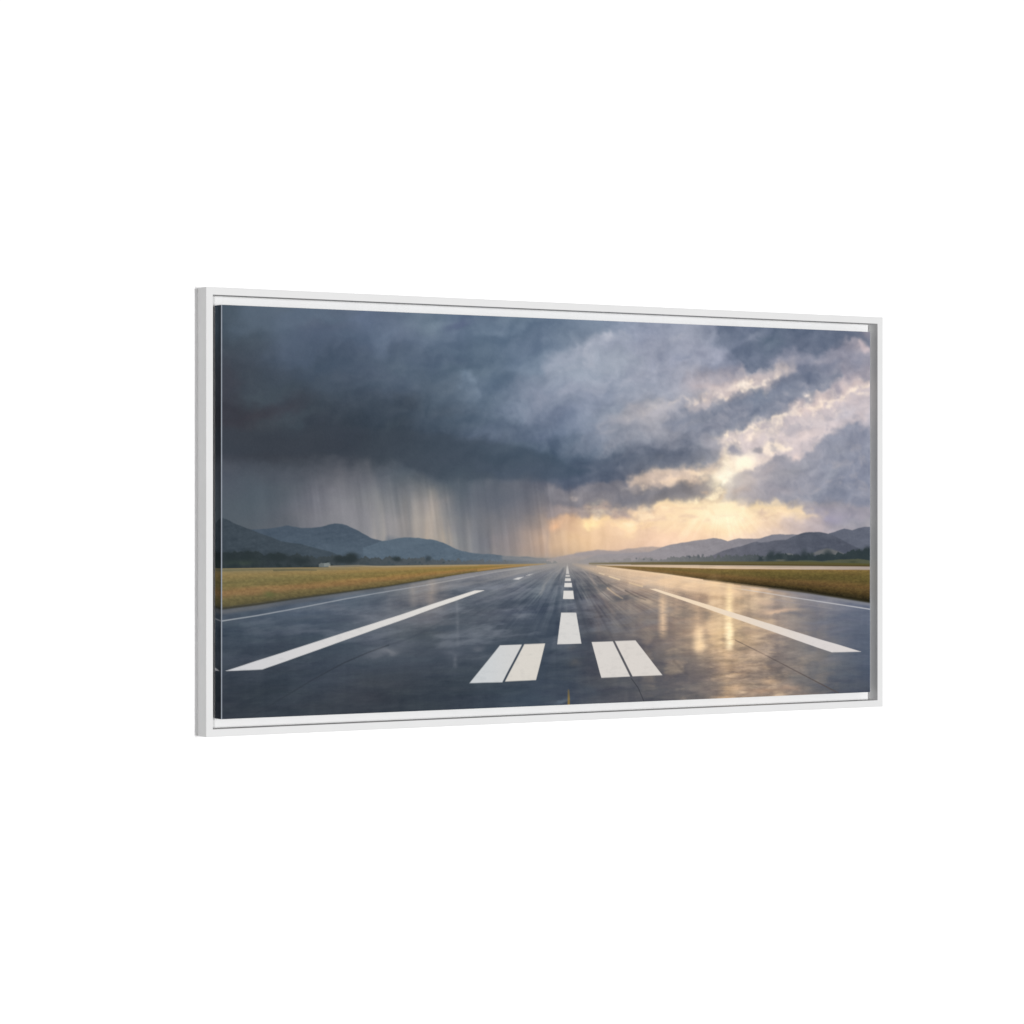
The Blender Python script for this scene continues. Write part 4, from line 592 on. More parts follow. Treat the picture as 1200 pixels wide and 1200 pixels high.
# left field
gf = fbm(xx / 60, yy / 4.5, 421, 5, .6)
gfine = fbm(xx / 5, yy / 2.4, 431, 3, .7)
field_l = [(-1.8, 381.9), (56.1, 381.5), (168.8, 382), (240.9, 380.8), (344, 380.3), (434.4, 380.3), (511.4, 380.2), (558.2, 380.1), (548.8, 382.3), (511.4, 384.9), (465, 388.4), (419.2, 393), (358.9, 400.7), (314.3, 406.6), (270.1, 412.4), (226.4, 416.9), (168.8, 423), (112.1, 429), (56.1, 435.6), (-1.8, 442)]
poly(field_l, '8a7442', 1.5, 1, 0)
wf = window(field_l, 3)
mf = poly_mask(field_l, 1.5, 0, wf)
top_l = np.interp(xx[wf], [field_l[i][0] for i in range(8)], [field_l[i][1] for i in range(8)])
bots = sorted(field_l[8:]); bot_l = np.interp(xx[wf], [p[0] for p in bots], [p[1] for p in bots])
tt = np.clip((yy[wf] - top_l) / np.maximum(bot_l - top_l, 1), 0, 1) + gf[wf] * .07
stops = [0, .05, .12, .2, .34, .46, .55, .66, .78, .93, 1.0]
cols_l = ['7f7b62', '867c5a', '8c7c50', '8a7849', '6f693f', '746a3e', '8e7045', '846842', '625b38', '4d4a30', '35362c']
cols_r = ['a08c68', 'a5906a', 'a5884f', 'a58443', '8a7438', '8c7335', '9a7638', '96703a', '80683a', '63562f', '45412f']
CL = np.array([col(c) for c in cols_l]); CR = np.array([col(c) for c in cols_r])
fl = np.stack([np.interp(tt, stops, CL[:, k]) for k in range(3)], -1); fr = np.stack([np.interp(tt, stops, CR[:, k]) for k in range(3)], -1)
wr = np.clip((xx[wf] - 60) / 380, 0, 1)[..., None]
fieldc = fl * (1 - wr) + fr * wr + ((gf[wf] * .05 + gfine[wf] * .075) * np.clip((yy[wf] - top_l) / 12, .2, 1))[..., None] * np.array([1.1, 1, .6])
fieldc = fieldc * .78 + col('80765a') * .22
IMG[wf] = IMG[wf] * (1 - mf[..., None]) + fieldc * mf[..., None]
line([(-1.8, 384.6), (56.1, 384), (140.3, 384.2), (226.4, 384.9)], '575a48', 2, 1, 2.5, .6, .3)
line([(84, 385.5), (119.1, 385), (154.6, 385.9)], '4c4f40', 2.2, 1.2, 2, .6, .6)
line([(176, 380.6), (226.4, 379.9), (270.1, 381.7), (344, 381.2), (434.4, 381.6)], 'a6997d', 2.2, 1.4, 1.5, .75, .5)
spot([(78.4, 421)], 9, 5, '56603a', .6, 0, 4)
line([(434.4, 389.2), (495.9, 383.3), (558.2, 380.4)], 'b8935a', 3, 1, 2, .5, .6)

# ---- runway surface
road = [(-1.8, 441.4), (56.1, 435.6), (112.1, 429), (168.8, 423), (226.4, 416.9), (270.1, 412.4), (314.3, 406.6), (358.9, 400.7), (419.2, 393), (465, 388.4), (511.4, 384.5), (548.8, 381.6), (581.8, 379.3), (608.7, 379.5), (637.4, 382.2), (669.5, 385.7), (718.1, 390.9), (783.8, 397), (858.8, 408.1), (918.1, 414.8), (986.9, 422.2), (1056.7, 429.5), (1127.6, 439), (1203.3, 449.4), (1203.3, 669.9), (-1.8, 621.1)]
wr_ = window(road, 4)
mR_full = np.zeros(xx.shape, np.float32)
vp = ([(596, 379)])[0]
mR = poly_mask(road, 1.6, 0, wr_)
mR_full[wr_] = mR
rx_, ry_ = xx[wr_], yy[wr_]
dyv = np.maximum(ry_ - vp[1], .8)
lane = (rx_ - vp[0]) / dyv                     # constant along lines that run down the runway
depth = np.log(dyv)
RC = chart(ROAD, 372, 600, rx_ + fbm(rx_ / 40, ry_ / 16, 501, 4) * 9, ry_ + fbm(rx_ / 60, ry_ / 20, 502, 4) * 6)
streak = noise(lane * 4.2, depth * 2.6, 510) * .45 + noise(lane * 7.5, depth * 3.0, 511) * .45 + noise(lane * 17, depth * 2.8, 512) * .35 + noise(lane * 36, depth * 3.5, 513) * .25
pan = fbm(rx_ / 50, ry_ / 10, 521, 5, .6)
vert = noise(rx_ / 15, ry_ / 60, 531) * .6 + noise(rx_ / 6.5, ry_ / 40, 532) * .3
near = np.clip((ry_ - 400) / 130, 0, 1)
mid = np.clip(1 - np.abs(ry_ - 432) / 75, 0, 1)
warm = np.exp(-((rx_ - 850) / 210) ** 2)
tex = streak * (.008 + .10 * mid * np.exp(-((rx_ - 640) / 190) ** 2)) + pan * (.034 + .05 * warm * near + .030 * mid) + vert * (.016 + .030 * warm * mid + .014 * warm)
tex = tex * np.clip(dyv / 14, .15, 1)
tint = np.stack([1 + .15 * warm, 1 + 0 * warm, .9 - .25 * warm], -1)
RC = RC + tex[..., None] * tint + (fbm(rx_ / 14, ry_ / 1.6, 541, 3) * .010)[..., None]
IMG[wr_] = IMG[wr_] * (1 - mR[..., None]) + RC * mR[..., None]
# verge
line([(-1.8, 443.9), (56.1, 438.1), (112.1, 431.5), (168.8, 425.5), (226.4, 419.4), (270.1, 414.7), (314.3, 409.1)], '66686c', 9, 3, 6, .85, .5)
line([(-1.8, 440.2), (56.1, 434.7), (112.1, 428.1), (168.8, 422.4), (226.4, 416.2), (270.1, 411.9), (314.3, 406.3), (373.9, 398.3)], '35352b', 3, 1.6, 3, .8, .6)
line([(270.1, 415), (344, 405.7), (419.2, 396.2), (480.4, 389.1), (534.7, 383.9)], '9c9a98', 2, 2, 3, .25, .7)

# right field, wet taxiway, strip
poly([(637.4, 379.4), (750.8, 379.1), (901.1, 379.8), (1056.7, 381.6), (1203.3, 386.1), (1203.3, 391), (986.9, 387.1), (783.8, 383.6), (637.4, 381.8)], '6d6445', 1.6, .95, 0, '55532f', ('x', 700, 1190))
line([(718.1, 383), (817, 383.4), (952.4, 385.5), (1092, 387.7), (1203.3, 390.2)], '4f4224', 1.4, 2.4, 1.4, .5, .95)
field_r = [(637.4, 382.5), (750.8, 386.8), (901.1, 391.5), (1056.7, 394.1), (1203.3, 396.2), (1203.3, 449.4), (1127.6, 439), (1056.7, 429.5), (986.9, 422.2), (918.1, 414.8), (858.8, 408.1), (783.8, 398.4), (718.1, 390.9), (669.5, 385.7)]
wf = window(field_r, 3); mf = poly_mask(field_r, 1.4, 0, wf)
top_r = np.interp(xx[wf], [field_r[i][0] for i in range(5)], [field_r[i][1] for i in range(5)])
bots = sorted(field_r[5:]); bot_r = np.interp(xx[wf], [p[0] for p in bots], [p[1] for p in bots])
tt = np.clip((yy[wf] - top_r) / np.maximum(bot_r - top_r, 1), 0, 1) + gf[wf] * .09
cols_ = ['8a7040', '7a6638', '6e5f33', '655a2f', '5f552d', '66562f', '6b5530', '5c4b2b', '4d3f22', '302a18', '221f14']
CC = np.array([col(c) for c in cols_])
fc = np.stack([np.interp(tt, stops, CC[:, k]) for k in range(3)], -1) + ((gf[wf] * .045 + gfine[wf] * .06))[..., None] * np.array([1.1, 1, .5])
far_ = np.clip(1 - (xx[wf] - 690) / 300, 0, 1)[..., None] * .45
fc = fc * (1 - far_) + col('a5834f') * far_
IMG[wf] = IMG[wf] * (1 - mf[..., None]) + fc * mf[..., None]
poly([(653.4, 382.6), (783.8, 384.1), (986.9, 387.4), (1203.3, 390.9), (1203.3, 395.9), (1056.7, 393.8), (901.1, 391.3), (767.2, 387.4), (669.5, 384.1)], 'dcc29e', 1.6, .85, 0, 'aa9c90', ('x', 850, 1190))
line([(858.8, 408.8), (918.1, 415.8), (986.9, 423.3), (1056.7, 430.6), (1127.6, 439.7), (1203.3, 450.1)], '23200f', 1.5, 5, 3, .6, .9)
line([(653.4, 384.9), (718.1, 392.3), (783.8, 399.5), (858.8, 410.2), (918.1, 417.1)], 'f0d4a6', 2.5, 1.5, 3, .7, .4)
line([(935.2, 420.5), (1004.2, 427.3), (1074.3, 436), (1136.6, 444.8), (1203.3, 454.1)], '85858c', 3, 5, 4, .5, .6)

poly([(608.7, 381.1), (637.4, 383.1), (669.5, 386.4), (718.1, 391.6), (783.8, 397.7), (858.8, 408.8), (918.1, 415.8), (986.9, 425), (918.1, 437.8), (817, 425.3), (718.1, 413.1), (653.4, 397.6)], 'e2c39b', 9, .5)
spot([(817, 413.1)], 70, 6, 'dcbb90', .45, 8)
spot([(511.4, 390.7)], 60, 4, 'a5a19d', .45, -10)
sheet = fbm(rx_ / 64, ry_ / 13 + rx_ / 160, 571, 5, .55)
band_ = np.clip((ry_ - 388) / 26, 0, 1) * np.clip((560 - ry_) / 90, 0, 1) * np.clip((980 - rx_) / 200, 0, 1) * (.35 + .65 * np.exp(-((rx_ - 470) / 260) ** 2))
blend(wr_, np.clip((sheet - .02) / .5, 0, 1) * band_ * .48 * mR, col('9296a0'))
blend(wr_, np.clip((-sheet - .08) / .5, 0, 1) * band_ * .55 * mR, col('3c4653'))
gold = np.clip((ry_ - 400) / 40, 0, 1) * np.exp(-((rx_ - 905 - (ry_ - 480) * .25) / 150) ** 2)
sh2 = fbm(rx_ / 42, ry_ / 12, 581, 5, .52) + .45 * noise(rx_ / 22, ry_ / 90, 583)
blend(wr_, np.clip((sh2 - .05) / .55, 0, 1) * gold * .5 * mR, col('e6c79c'))
blend(wr_, np.clip((-sh2 - .12) / .5, 0, 1) * gold * .36 * mR, col('6c6564'))
# joints and tyre marks
line([(42.2, 600.5), (98, 572.6), (147.4, 547.9), (197.5, 525.3), (240.9, 510), (277.4, 499.4)], '30363f', 1.3, 2.2, 1.8, .55, .7)
line([(277.4, 499.4), (314.3, 490), (351.5, 474.1), (389, 458.1), (416.2, 445.6)], '444b56', 2.5, 1.2, 3, .5, .2)
line([(921.5, 506.8), (952.4, 520), (986.9, 534.7), (1030.4, 554), (1074.3, 573.5), (1133, 599.3)], '574f4d', 1.4, 2.0, 1.8, .5, .85)
line([(718.1, 562.7), (731.1, 577.9), (741, 597.1), (745.9, 613.5)], '33363d', 1.3, 1.6, 1.6, .8, .8)
line([(685.6, 504), (672.7, 484.9), (653.4, 453.7), (637.4, 430.8), (626.2, 411.9)], '504f54', 3, 1, 4, .4, .2)
line([(800.3, 538), (825.3, 559.1), (858.8, 576.5)], '55504f', 5, 2, 5, .3, .1)
line([(706.7, 423.8), (731.1, 434.9), (745.9, 439.2)], '5c5654', 2.5, 1.2, 2.5, .6, .5)
line([(674.3, 413.9), (701.8, 426.4), (731.1, 434.9)], '6a625f', 2, 1.2, 2.5, .6, .3)
line([(653.4, 401.6), (672.7, 416.6), (688.9, 430.2)], '5c5a5c', 2.5, 1.5, 2.5, .6, .4)
line([(637.4, 396.1), (648.6, 413.6), (663.1, 436.5), (685.6, 463.7)], 'b09c8c', 2, 6, 6, .35, .15, 3)
line([(672.7, 420.6), (688.9, 431.6), (701.8, 437.1)], 'd9bd98', 3, 2, 3, .6, .4, 2)
line([(626.2, 390.6), (640.6, 404.1), (653.4, 415)], 'a8a09a', 1.5, 2.5, 2.5, .6, .3)
for a in (([(589.7, 384.9), (573.9, 395.4), (558.2, 408.4), (545.6, 426.7)], 'a2a0a0', 1.5, 6, .5, .35), ([(577.1, 384.8), (558.2, 395.2), (530, 409.4), (495.9, 424.7), (449.7, 438.4)], '858790', 1.5, 5, .55, .15),
          ([(573.9, 383.4), (534.7, 394.9), (495.9, 410.2), (457.4, 421.5)], '9b9a9c', 1, 4, .6, .15), ([(586.5, 390.2), (573.9, 412.6), (558.2, 438.8), (542.5, 478.2)], '424c5a', 3, 9, .35, .3),
          ([(573.9, 395.4), (558.2, 419), (539.4, 451.7)], '6a717d', 2, 5, .45, .25), ([(566, 383.4), (495.9, 394.5), (434.4, 405.5), (373.9, 416.4)], 'a29e9c', 2, 7, .5, .2),
          ([(608.7, 406.4), (615.1, 433.1), (637.4, 486.8)], '4a505b', 4, 12, .4, .25), ([(581.8, 419.3), (573.9, 458.9), (558.2, 511.5), (534.7, 590.1)], '3f4a58', 6, 22, .4, .35),
          ([(613.5, 435.7), (629.4, 480), (653.4, 540.6)], '454a54', 6, 16, .35, .2), ([(434.4, 440.7), (480.4, 431), (526.9, 418.6)], '777c86', 4, 2, .35, .4)):
    line(a[0], a[1], a[2], a[3], 5, a[4], a[5], 5)
RIP = np.clip(.8 + .7 * fbm(xx / 22, yy / 3.2, 561, 4, .6), .1, 1)
# mirrored sky light on the wet surface
for a in (([(778.8, 435.6), (778.8, 462.8), (778.8, 492.6)], 'cfae88', 11, .75, .75), ([(805.3, 430.6), (805.3, 441.5), (805.3, 452.4)], 'c2a285', 14, .5, .3), ([(847.1, 442.2), (847.1, 466.8), (847.1, 488.7)], 'c9a985', 18, .55, .8),
          ([(850.4, 491.5), (850.4, 505.1), (850.4, 518.8)], 'ecca96', 12, .7, .7), ([(909.6, 421.2), (909.6, 451.5), (911.3, 492.8), (911.3, 509.3)], 'f2d596', 10, .5, .95),
          ([(907.9, 485.8), (909.6, 499.6), (909.6, 514.8)], 'fff0c4', 11, .8, 1.0), ([(909.6, 437.7), (909.6, 468), (909.6, 495.5)], 'f8dfae', 13, .6, .8), ([(778.8, 443.8), (778.8, 465.5), (778.8, 484.5)], 'dcbd98', 12, .6, .7), ([(850.4, 494.2), (850.4, 513.4)], 'f2d5a8', 18, .6, .7), ([(901.1, 527), (904.5, 561.5), (906.2, 595.9)], 'cbab80', 22, .45, .6), ([(880.8, 415.3), (880.8, 430.4)], 'e0bd8c', 20, .5, .3),
          ([(734.4, 435), (734.4, 455.2), (736.1, 475.5)], '9c8b7d', 10, .4, .3), ([(875.7, 464.6), (877.4, 485.2)], 'c2a27c', 10, .4, .3), ([(653.4, 433.7), (655, 460.5), (656.6, 493.9)], '7a706e', 10, .3, .3),
          ([(318.7, 415.6), (320.2, 428.5), (320.2, 438.8)], 'a49b93', 10, .6, .3), ([(352.9, 408.4), (352.9, 421.3), (351.5, 431.6)], 'b0a294', 12, .7, .35), ([(396.5, 433.6), (398, 468.6), (398, 501.1)], '8a8d94', 5, .4, .3),
          ([(393.5, 520.4), (393.5, 533.4)], '80838b', 6, .5, .4), ([(278.9, 427.9), (278.9, 447)], '7b7d83', 8, .4, .2), ([(236.5, 427.2), (238, 446.3), (238, 471.8)], '6e757f', 10, .3, .3),
          ([(338, 428.8), (339.5, 454.6)], '777981', 6, .3, .1)):
    line(a[0], a[1], a[2] * .7, a[2] * .9, a[2] * 1.5, a[3], a[4], 0, RIP)
for p_, rx, ry, c_h, o in (
    ([(1012.9, 460.2)], 30, 5, 'd0b092', .75), ([(995.5, 464)], 14, 4, 'dcb992', .5), ([(986.9, 445.8)], 20, 4, 'c3a68e', .4), ([(1074.3, 457.1)], 40, 2.5, '70707c', .5),
    ([(1047.9, 467.8)], 30, 3, '6e6f7b', .5), ([(1092, 479.9)], 26, 3, '7c7f8d', .4), ([(1136.6, 497.7)], 24, 3, '74798a', .4),
    ([(270.1, 508.2)], 20, 5, '83868d', .5), ([(278.9, 511)], 10, 3, '95959a', .3), ([(255.5, 514.2)], 20, 4, '6c7079', .5), ([(437.5, 508.5)], 10, 4, '7c7e86', .45), ([(386, 515)], 24, 4, '646a75', .5),
    ([(411.6, 481.9)], 30, 5, '606773', .4), ([(314.3, 464.4)], 30, 4, '70737b', .4), ([(140.3, 457.1)], 44, 4, '5c6470', .4), ([(176, 445.2)], 24, 4, '6a6d78', .4),
    ([(850.4, 507.9)], 12, 8, 'eccb98', .6), ([(961, 528.5)], 30, 5, 'b19a84', .6), ([(935.2, 562.4)], 26, 5, '927f70', .5), ([(914.7, 561.8)], 20, 3, '6a5f5c', .5),
    ([(921.5, 564.7)], 14, 2.5, 'a98d70', .6), ([(995.5, 578)], 24, 5, 'c8a884', .65), ([(978.2, 591.4)], 26, 4, 'bb9b7c', .6), ([(1030.4, 587.5)], 22, 4, 'ad9079', .6),
    ([(1047.9, 600.7)], 16, 3, 'a98c76', .5), ([(1012.9, 564.7)], 24, 4, '5f5b5e', .5), ([(952.4, 542.1)], 20, 3, '7a6f6a', .5), ([(995.5, 547.5)], 16, 3, '6c6666', .5),
    ([(918.1, 586.7)], 18, 5, 'c4a27c', .6), ([(901.1, 602.6)], 22, 5, 'b5946f', .6), ([(858.8, 560.1)], 20, 6, '665f60', .6), ([(867.3, 580.9)], 24, 5, '7f7571', .5),
    ([(817, 592.9)], 30, 5, '6b6767', .4), ([(767.2, 587.2)], 24, 5, '5b5c62', .5), ([(637.4, 580.2)], 20, 6, '54606a', .4), ([(586.5, 594.5)], 14, 3, '74828f', .55),
    ([(995.5, 501.6)], 20, 3, '7d706c', .5), ([(952.4, 493.7)], 16, 4, 'b89c80', .5), ([(1056.7, 531)], 26, 4, '8e8580', .5), ([(1118.7, 546.6)], 22, 4, '85838a', .4),
    ([(1047.9, 544.7)], 20, 4, '6f6a6c', .4), ([(613.5, 539.5)], 10, 8, '63605f', .45), ([(608.7, 512.8)], 10, 6, '5f5e62', .4), ([(734.4, 502.4)], 22, 4, '87807e', .35),
    ([(767.2, 482.9)], 18, 4, '8c7b73', .4), ([(817, 531.6)], 26, 5, '7a7470', .4), ([(526.9, 589.8)], 24, 5, '434f5d', .4), ([(314.3, 544)], 60, 8, '3c434d', .4)):
    spot(p_, rx, ry, c_h, o, 0, 9)
rip = fbm(rx_ / 24, ry_ / 5, 551, 5, .6)
zz = np.exp(-((rx_ - 945) / 110) ** 2) * np.clip((ry_ - 470) / 60, 0, 1)
IMG[wr_] += (rip * zz * .11 * mR)[..., None] * np.array([1.1, .95, .75], np.float32)

# ink balance: warm tones lean to peach, not to yellow
warmth = np.clip((IMG[..., 0] - IMG[..., 2]) * 4, 0, 1)[..., None]
grey = IMG.mean(-1, keepdims=True)
IMG = grey + (IMG - grey) * (1 - .05 * warmth) + warmth * np.array([.012, -.001, .002], np.float32)
skyw = np.clip((365 - yy) / 20, 0, 1)[..., None] * warmth * np.clip((grey - .45) * 3, 0, 1)
IMG = IMG + skyw * .024
wet = (zone(640, 1130, 392, 640, 120, 30) * mR_full)[..., None] * warmth
IMG = IMG + wet * ((grey - .45) * .22 + .018)                    # gloss of the lit water film
# ---- painted runway markings
wear = 1 - .05 * np.clip(fbm(xx / 12, yy / 5, 601, 4, .6) * 2 - .3, 0, 1)
mk = dict(soft=1.3, warp=.35, tex=wear)
poly([(4.8, 530.4), (255.5, 465.2), (389, 430), (428.4, 419.8), (446.7, 419.5), (411.6, 429.9), (255.5, 475.1), (65.1, 530.1)], 'cfcfd2', c2='e2ded8', ax=('x', 20, 420), **mk)
poly([(474, 504.6), (513.8, 504.1), (478, 561.1), (419.1, 561.1)], 'cdd0d2', c2='d6d3cf', ax=('x', 450, 540), **mk)
poly([(518.2, 503.8), (556.3, 503.4), (539.4, 560), (482.9, 560.2)], 'dad5cd', **mk)
poly([(642.8, 503.6), (682.7, 503.5), (715.8, 559.6), (661.1, 560.1)], 'dad5d0', **mk)
poly([(686.8, 503.2), (726.2, 503.1), (778, 559.3), (720.4, 559.5)], 'dbd5cf', **mk)
poly([(585.9, 456.5), (613.8, 457), (623.5, 505.4), (578.5, 505.5)], 'd8d6d3', **mk)
poly([(590.3, 422.4), (608.1, 422.6), (610, 435.7), (589.2, 435.3)], 'dcd9d5', **mk)
poly([(592.2, 410.2), (605.4, 410.3), (606.2, 417), (591.4, 416.8)], 'dcd9d5', **mk)
poly([(593.5, 403), (603.5, 403.1), (604.1, 407.7), (592.7, 407.5)], 'd6d2ce', soft=1.6)
poly([(594.3, 398), (601.7, 398.1), (602.2, 400.7), (593.8, 400.6)], 'cfcbc7', soft=1.8)
poly([(596.3, 383.7), (598.6, 383.7), (600.8, 396.5), (594.8, 396.4)], 'c9c5c1', soft=1.8)
line([(597.6, 379.7), (597.6, 385)], 'b8b4b0', 1.2, 1.6, 2, .5, .8)
poly([(753.3, 421.9), (764.8, 421.8), (863.9, 448.1), (986.9, 480.8), (1092, 508.8), (1181.6, 532.3), (1119.6, 532), (986.9, 491.9), (850.4, 451), (800.3, 436)], 'f2dcc0', c2='dcd6d4', ax=('x', 860, 1080), **mk)
poly([(497.1, 403.7), (506.2, 400.9), (516.9, 400), (507.5, 404.2)], 'd6d4d2', soft=1.8)
poly([(521, 398.2), (526.9, 396.2), (533.9, 395.3), (526.9, 398)], 'c4c1bf', soft=2)
line([(656.6, 395.6), (666.3, 398.1)], 'e6cfb0', 1.6, 1.6, 2, .8)
line([(675.9, 401.1), (695.3, 406.5)], 'ecd2ae', 1.8, 2.4, 2, .8)
line([(714, 411.7), (739.3, 417.9)], 'eacda6', 2, 3, 2.6, .65)
line([(-1.8, 457.8), (3.7, 457.3), (56.1, 451.1), (126.2, 441), (197.5, 429.9), (255.5, 421.6), (299.5, 415.9), (344, 410.2)], 'b8bbbf', 1.6, 1.3, 1.5, .85, .5)
line([(344, 410.2), (404.1, 401.3), (465, 392.2), (526.9, 385)], 'b9b6b3', 1.6, 1, 2, .6, .5)
line([(1203.3, 462.5), (1163.5, 456.9), (1118.7, 450.8), (1074.3, 444.7), (1035.6, 439.5), (986.9, 432.2), (935.2, 425)], 'd6d4d6', 1.6, 1.3, 1.5, .85, .5)
line([(935.2, 425), (884.1, 418.1), (817, 408.3)], 'f3dcb8', 1.6, 1.2, 2, .5, .2)
line([(992.1, 441.1), (1030.4, 447.2), (1074.3, 453.6), (1118.7, 459.3)], '9c959a', 1.2, 1.5, 2, .45, .4)
line([(599.5, 577.7), (600, 589.6), (599.7, 618.9)], '9c7d3a', 3, 5, 2, .35, .95)
line([(577.1, 551.8), (577.1, 512), (577.1, 459)], '39434f', 1, .6, 2, .25, .2)

# mist over the horizon
mist = np.exp(-((yy - vp[1] + 2) / 9) ** 2) * np.exp(-((xx - vp[0]) / 90) ** 2) * .62
IMG[:] = IMG * (1 - mist[..., None]) + col('9c9792') * mist[..., None]
# printer's grain
IMG += (noise(xx / 1.7, yy / 1.7, 701) * .006)[..., None]
IMG = np.clip(IMG, 0.005, 1.0)
LIN = np.where(IMG <= .04045, IMG / 12.92, ((IMG + .055) / 1.055) ** 2.4) / E_FRONT
LIN = np.clip(LIN, 0, .95).astype(np.float32)

# ---------------------------------------------------------------- materials
def mat(name, rough=.6, spec=.2):
    m = bpy.data.materials.new(name); m.use_nodes = True
    b = m.node_tree.nodes['Principled BSDF']
    b.inputs['Roughness'].default_value = rough
    b.inputs['Specular IOR Level'].default_value = spec
    return m, m.node_tree, b

def painted(name, base, scale, amount, rough, bump, stretch=(1, 1, 1), spec=.2):
    """lacquered or plastered surface: faint tone drift and a fine relief"""
    m, nt, b = mat(name, rough, spec)
    N, L = nt.nodes, nt.links
    tc = N.new('ShaderNodeTexCoord'); mp = N.new('ShaderNodeMapping'); mp.inputs['Scale'].default_value = stretch
    n = N.new('ShaderNodeTexNoise'); n.inputs['Scale'].default_value = scale; n.inputs['Detail'].default_value = 5
    L.new(tc.outputs['Object'], mp.inputs[0]); L.new(mp.outputs[0], n.inputs['Vector'])
    r = N.new('ShaderNodeValToRGB')
    r.color_ramp.elements[0].position = .3; r.color_ramp.elements[1].position = .7
    r.color_ramp.elements[0].color = tuple(v * (1 - amount) for v in base) + (1,)
    r.color_ramp.elements[1].color = tuple(min(1, v * (1 + amount)) for v in base) + (1,)
    L.new(n.outputs['Fac'], r.inputs[0]); L.new(r.outputs[0], b.inputs['Base Color'])
    if bump:
        bp = N.new('ShaderNodeBump'); bp.inputs['Strength'].default_value = bump; bp.inputs['Distance'].default_value = .0004
        L.new(n.outputs['Fac'], bp.inputs['Height']); L.new(bp.outputs[0], b.inputs['Normal'])
    return m

WHITE = .68
M_wall = painted('wall_paint', (.90, .90, .90), 60, .01, .9, .0, spec=.0)
M_frame = painted('white_lacquer', (WHITE, WHITE, WHITE), 30, .012, .55, .15, (1, 1, 1), .05)
M_back = painted('backing_card', (.3, .3, .3), 30, .02, .8, 0)

def canvas_material(name):
    m, nt, b = mat(name, .75, .04)
    N, L = nt.nodes, nt.links
    at = N.new('ShaderNodeAttribute'); at.attribute_name = 'ink'
    # woven cotton: two crossed waves, in tone and relief
    tc = N.new('ShaderNodeTexCoord')
    hs = []
    for d in ('X', 'Z'):
        w = N.new('ShaderNodeTexWave'); w.bands_direction = d; w.inputs['Scale'].default_value = 320
        w.inputs['Distortion'].default_value = .6; w.inputs['Detail'].default_value = 1
        L.new(tc.outputs['Object'], w.inputs['Vector']); hs.append(w)
    mx = N.new('ShaderNodeMath'); mx.operation = 'ADD'
    L.new(hs[0].outputs['Fac'], mx.inputs[0]); L.new(hs[1].outputs['Fac'], mx.inputs[1])
    mr = N.new('ShaderNodeMapRange'); mr.inputs['From Max'].default_value = 2; mr.inputs['To Min'].default_value = .985; mr.inputs['To Max'].default_value = 1.015
    L.new(mx.outputs[0], mr.inputs['Value'])
    sc = N.new('ShaderNodeVectorMath'); sc.operation = 'SCALE'
    L.new(at.outputs['Color'], sc.inputs[0]); L.new(mr.outputs[0], sc.inputs['Scale'])
    L.new(sc.outputs[0], b.inputs['Base Color'])
    bp = N.new('ShaderNodeBump'); bp.inputs['Strength'].default_value = .05; bp.inputs['Distance'].default_value = .0002
    L.new(mx.outputs[0], bp.inputs['Height']); L.new(bp.outputs[0], b.inputs['Normal'])
    return m
M_canvas = canvas_material('printed_canvas')

# ---------------------------------------------------------------- builders
def mesh_obj(name, verts, faces, m, parent=None):
    me = bpy.data.meshes.new(name)
    me.from_pydata([tuple(v) for v in verts], [], faces)
    me.materials.append(m); me.update()
    o = bpy.data.objects.new(name, me)
    scene.collection.objects.link(o)
    if parent is not None:
        o.parent = parent
    return o

def grid_obj(name, X, Y, Z, C, m, parent, flip=False):
    """sheet of ny x nx points carrying an ink colour at each point"""
    ny, nx = X.shape
    co = np.stack([X, Y, Z], -1).reshape(-1, 3).astype(np.float32)
    idx = np.arange(nx * ny, dtype=np.int32).reshape(ny, nx)
    q = np.stack([idx[:-1, :-1], idx[1:, :-1], idx[1:, 1:], idx[:-1, 1:]], -1).reshape(-1, 4)
    if flip:
        q = q[:, ::-1]
    me = bpy.data.meshes.new(name)
    me.vertices.add(len(co)); me.vertices.foreach_set('co', co.ravel())
    me.loops.add(q.size); me.loops.foreach_set('vertex_index', np.ascontiguousarray(q).ravel())
    me.polygons.add(len(q)); me.polygons.foreach_set('loop_start', np.arange(0, q.size, 4, dtype=np.int32))
    me.update(calc_edges=True)
    a = me.attributes.new('ink', 'FLOAT_COLOR', 'POINT')
    rgba = np.ones((len(co), 4), np.float32); rgba[:, :3] = C.reshape(-1, 3)
    a.data.foreach_set('color', rgba.ravel())
    me.materials.append(m)
    o = bpy.data.objects.new(name, me); scene.collection.objects.link(o); o.parent = parent
    return o

# ---------------------------------------------------------------- the wall
wall = mesh_obj('wall', [(-9, 0, 0), (9, 0, 0), (9, 0, 5), (-9, 0, 5), (-9, .1, 0), (9, .1, 0), (9, .1, 5), (-9, .1, 5)],
                [(0, 1, 2, 3), (5, 4, 7, 6), (4, 0, 3, 7), (1, 5, 6, 2), (3, 2, 6, 7), (4, 5, 1, 0)], M_wall)
wall['kind'] = 'structure'

# ---------------------------------------------------------------- the framed print
root = bpy.data.objects.new('framed_canvas_print', None)
scene.collection.objects.link(root)
root.location = (0, 0, HANG)
root['label'] = 'wide runway storm print on canvas in white floating frame, hung on the white wall'
root['category'] = 'framed print'

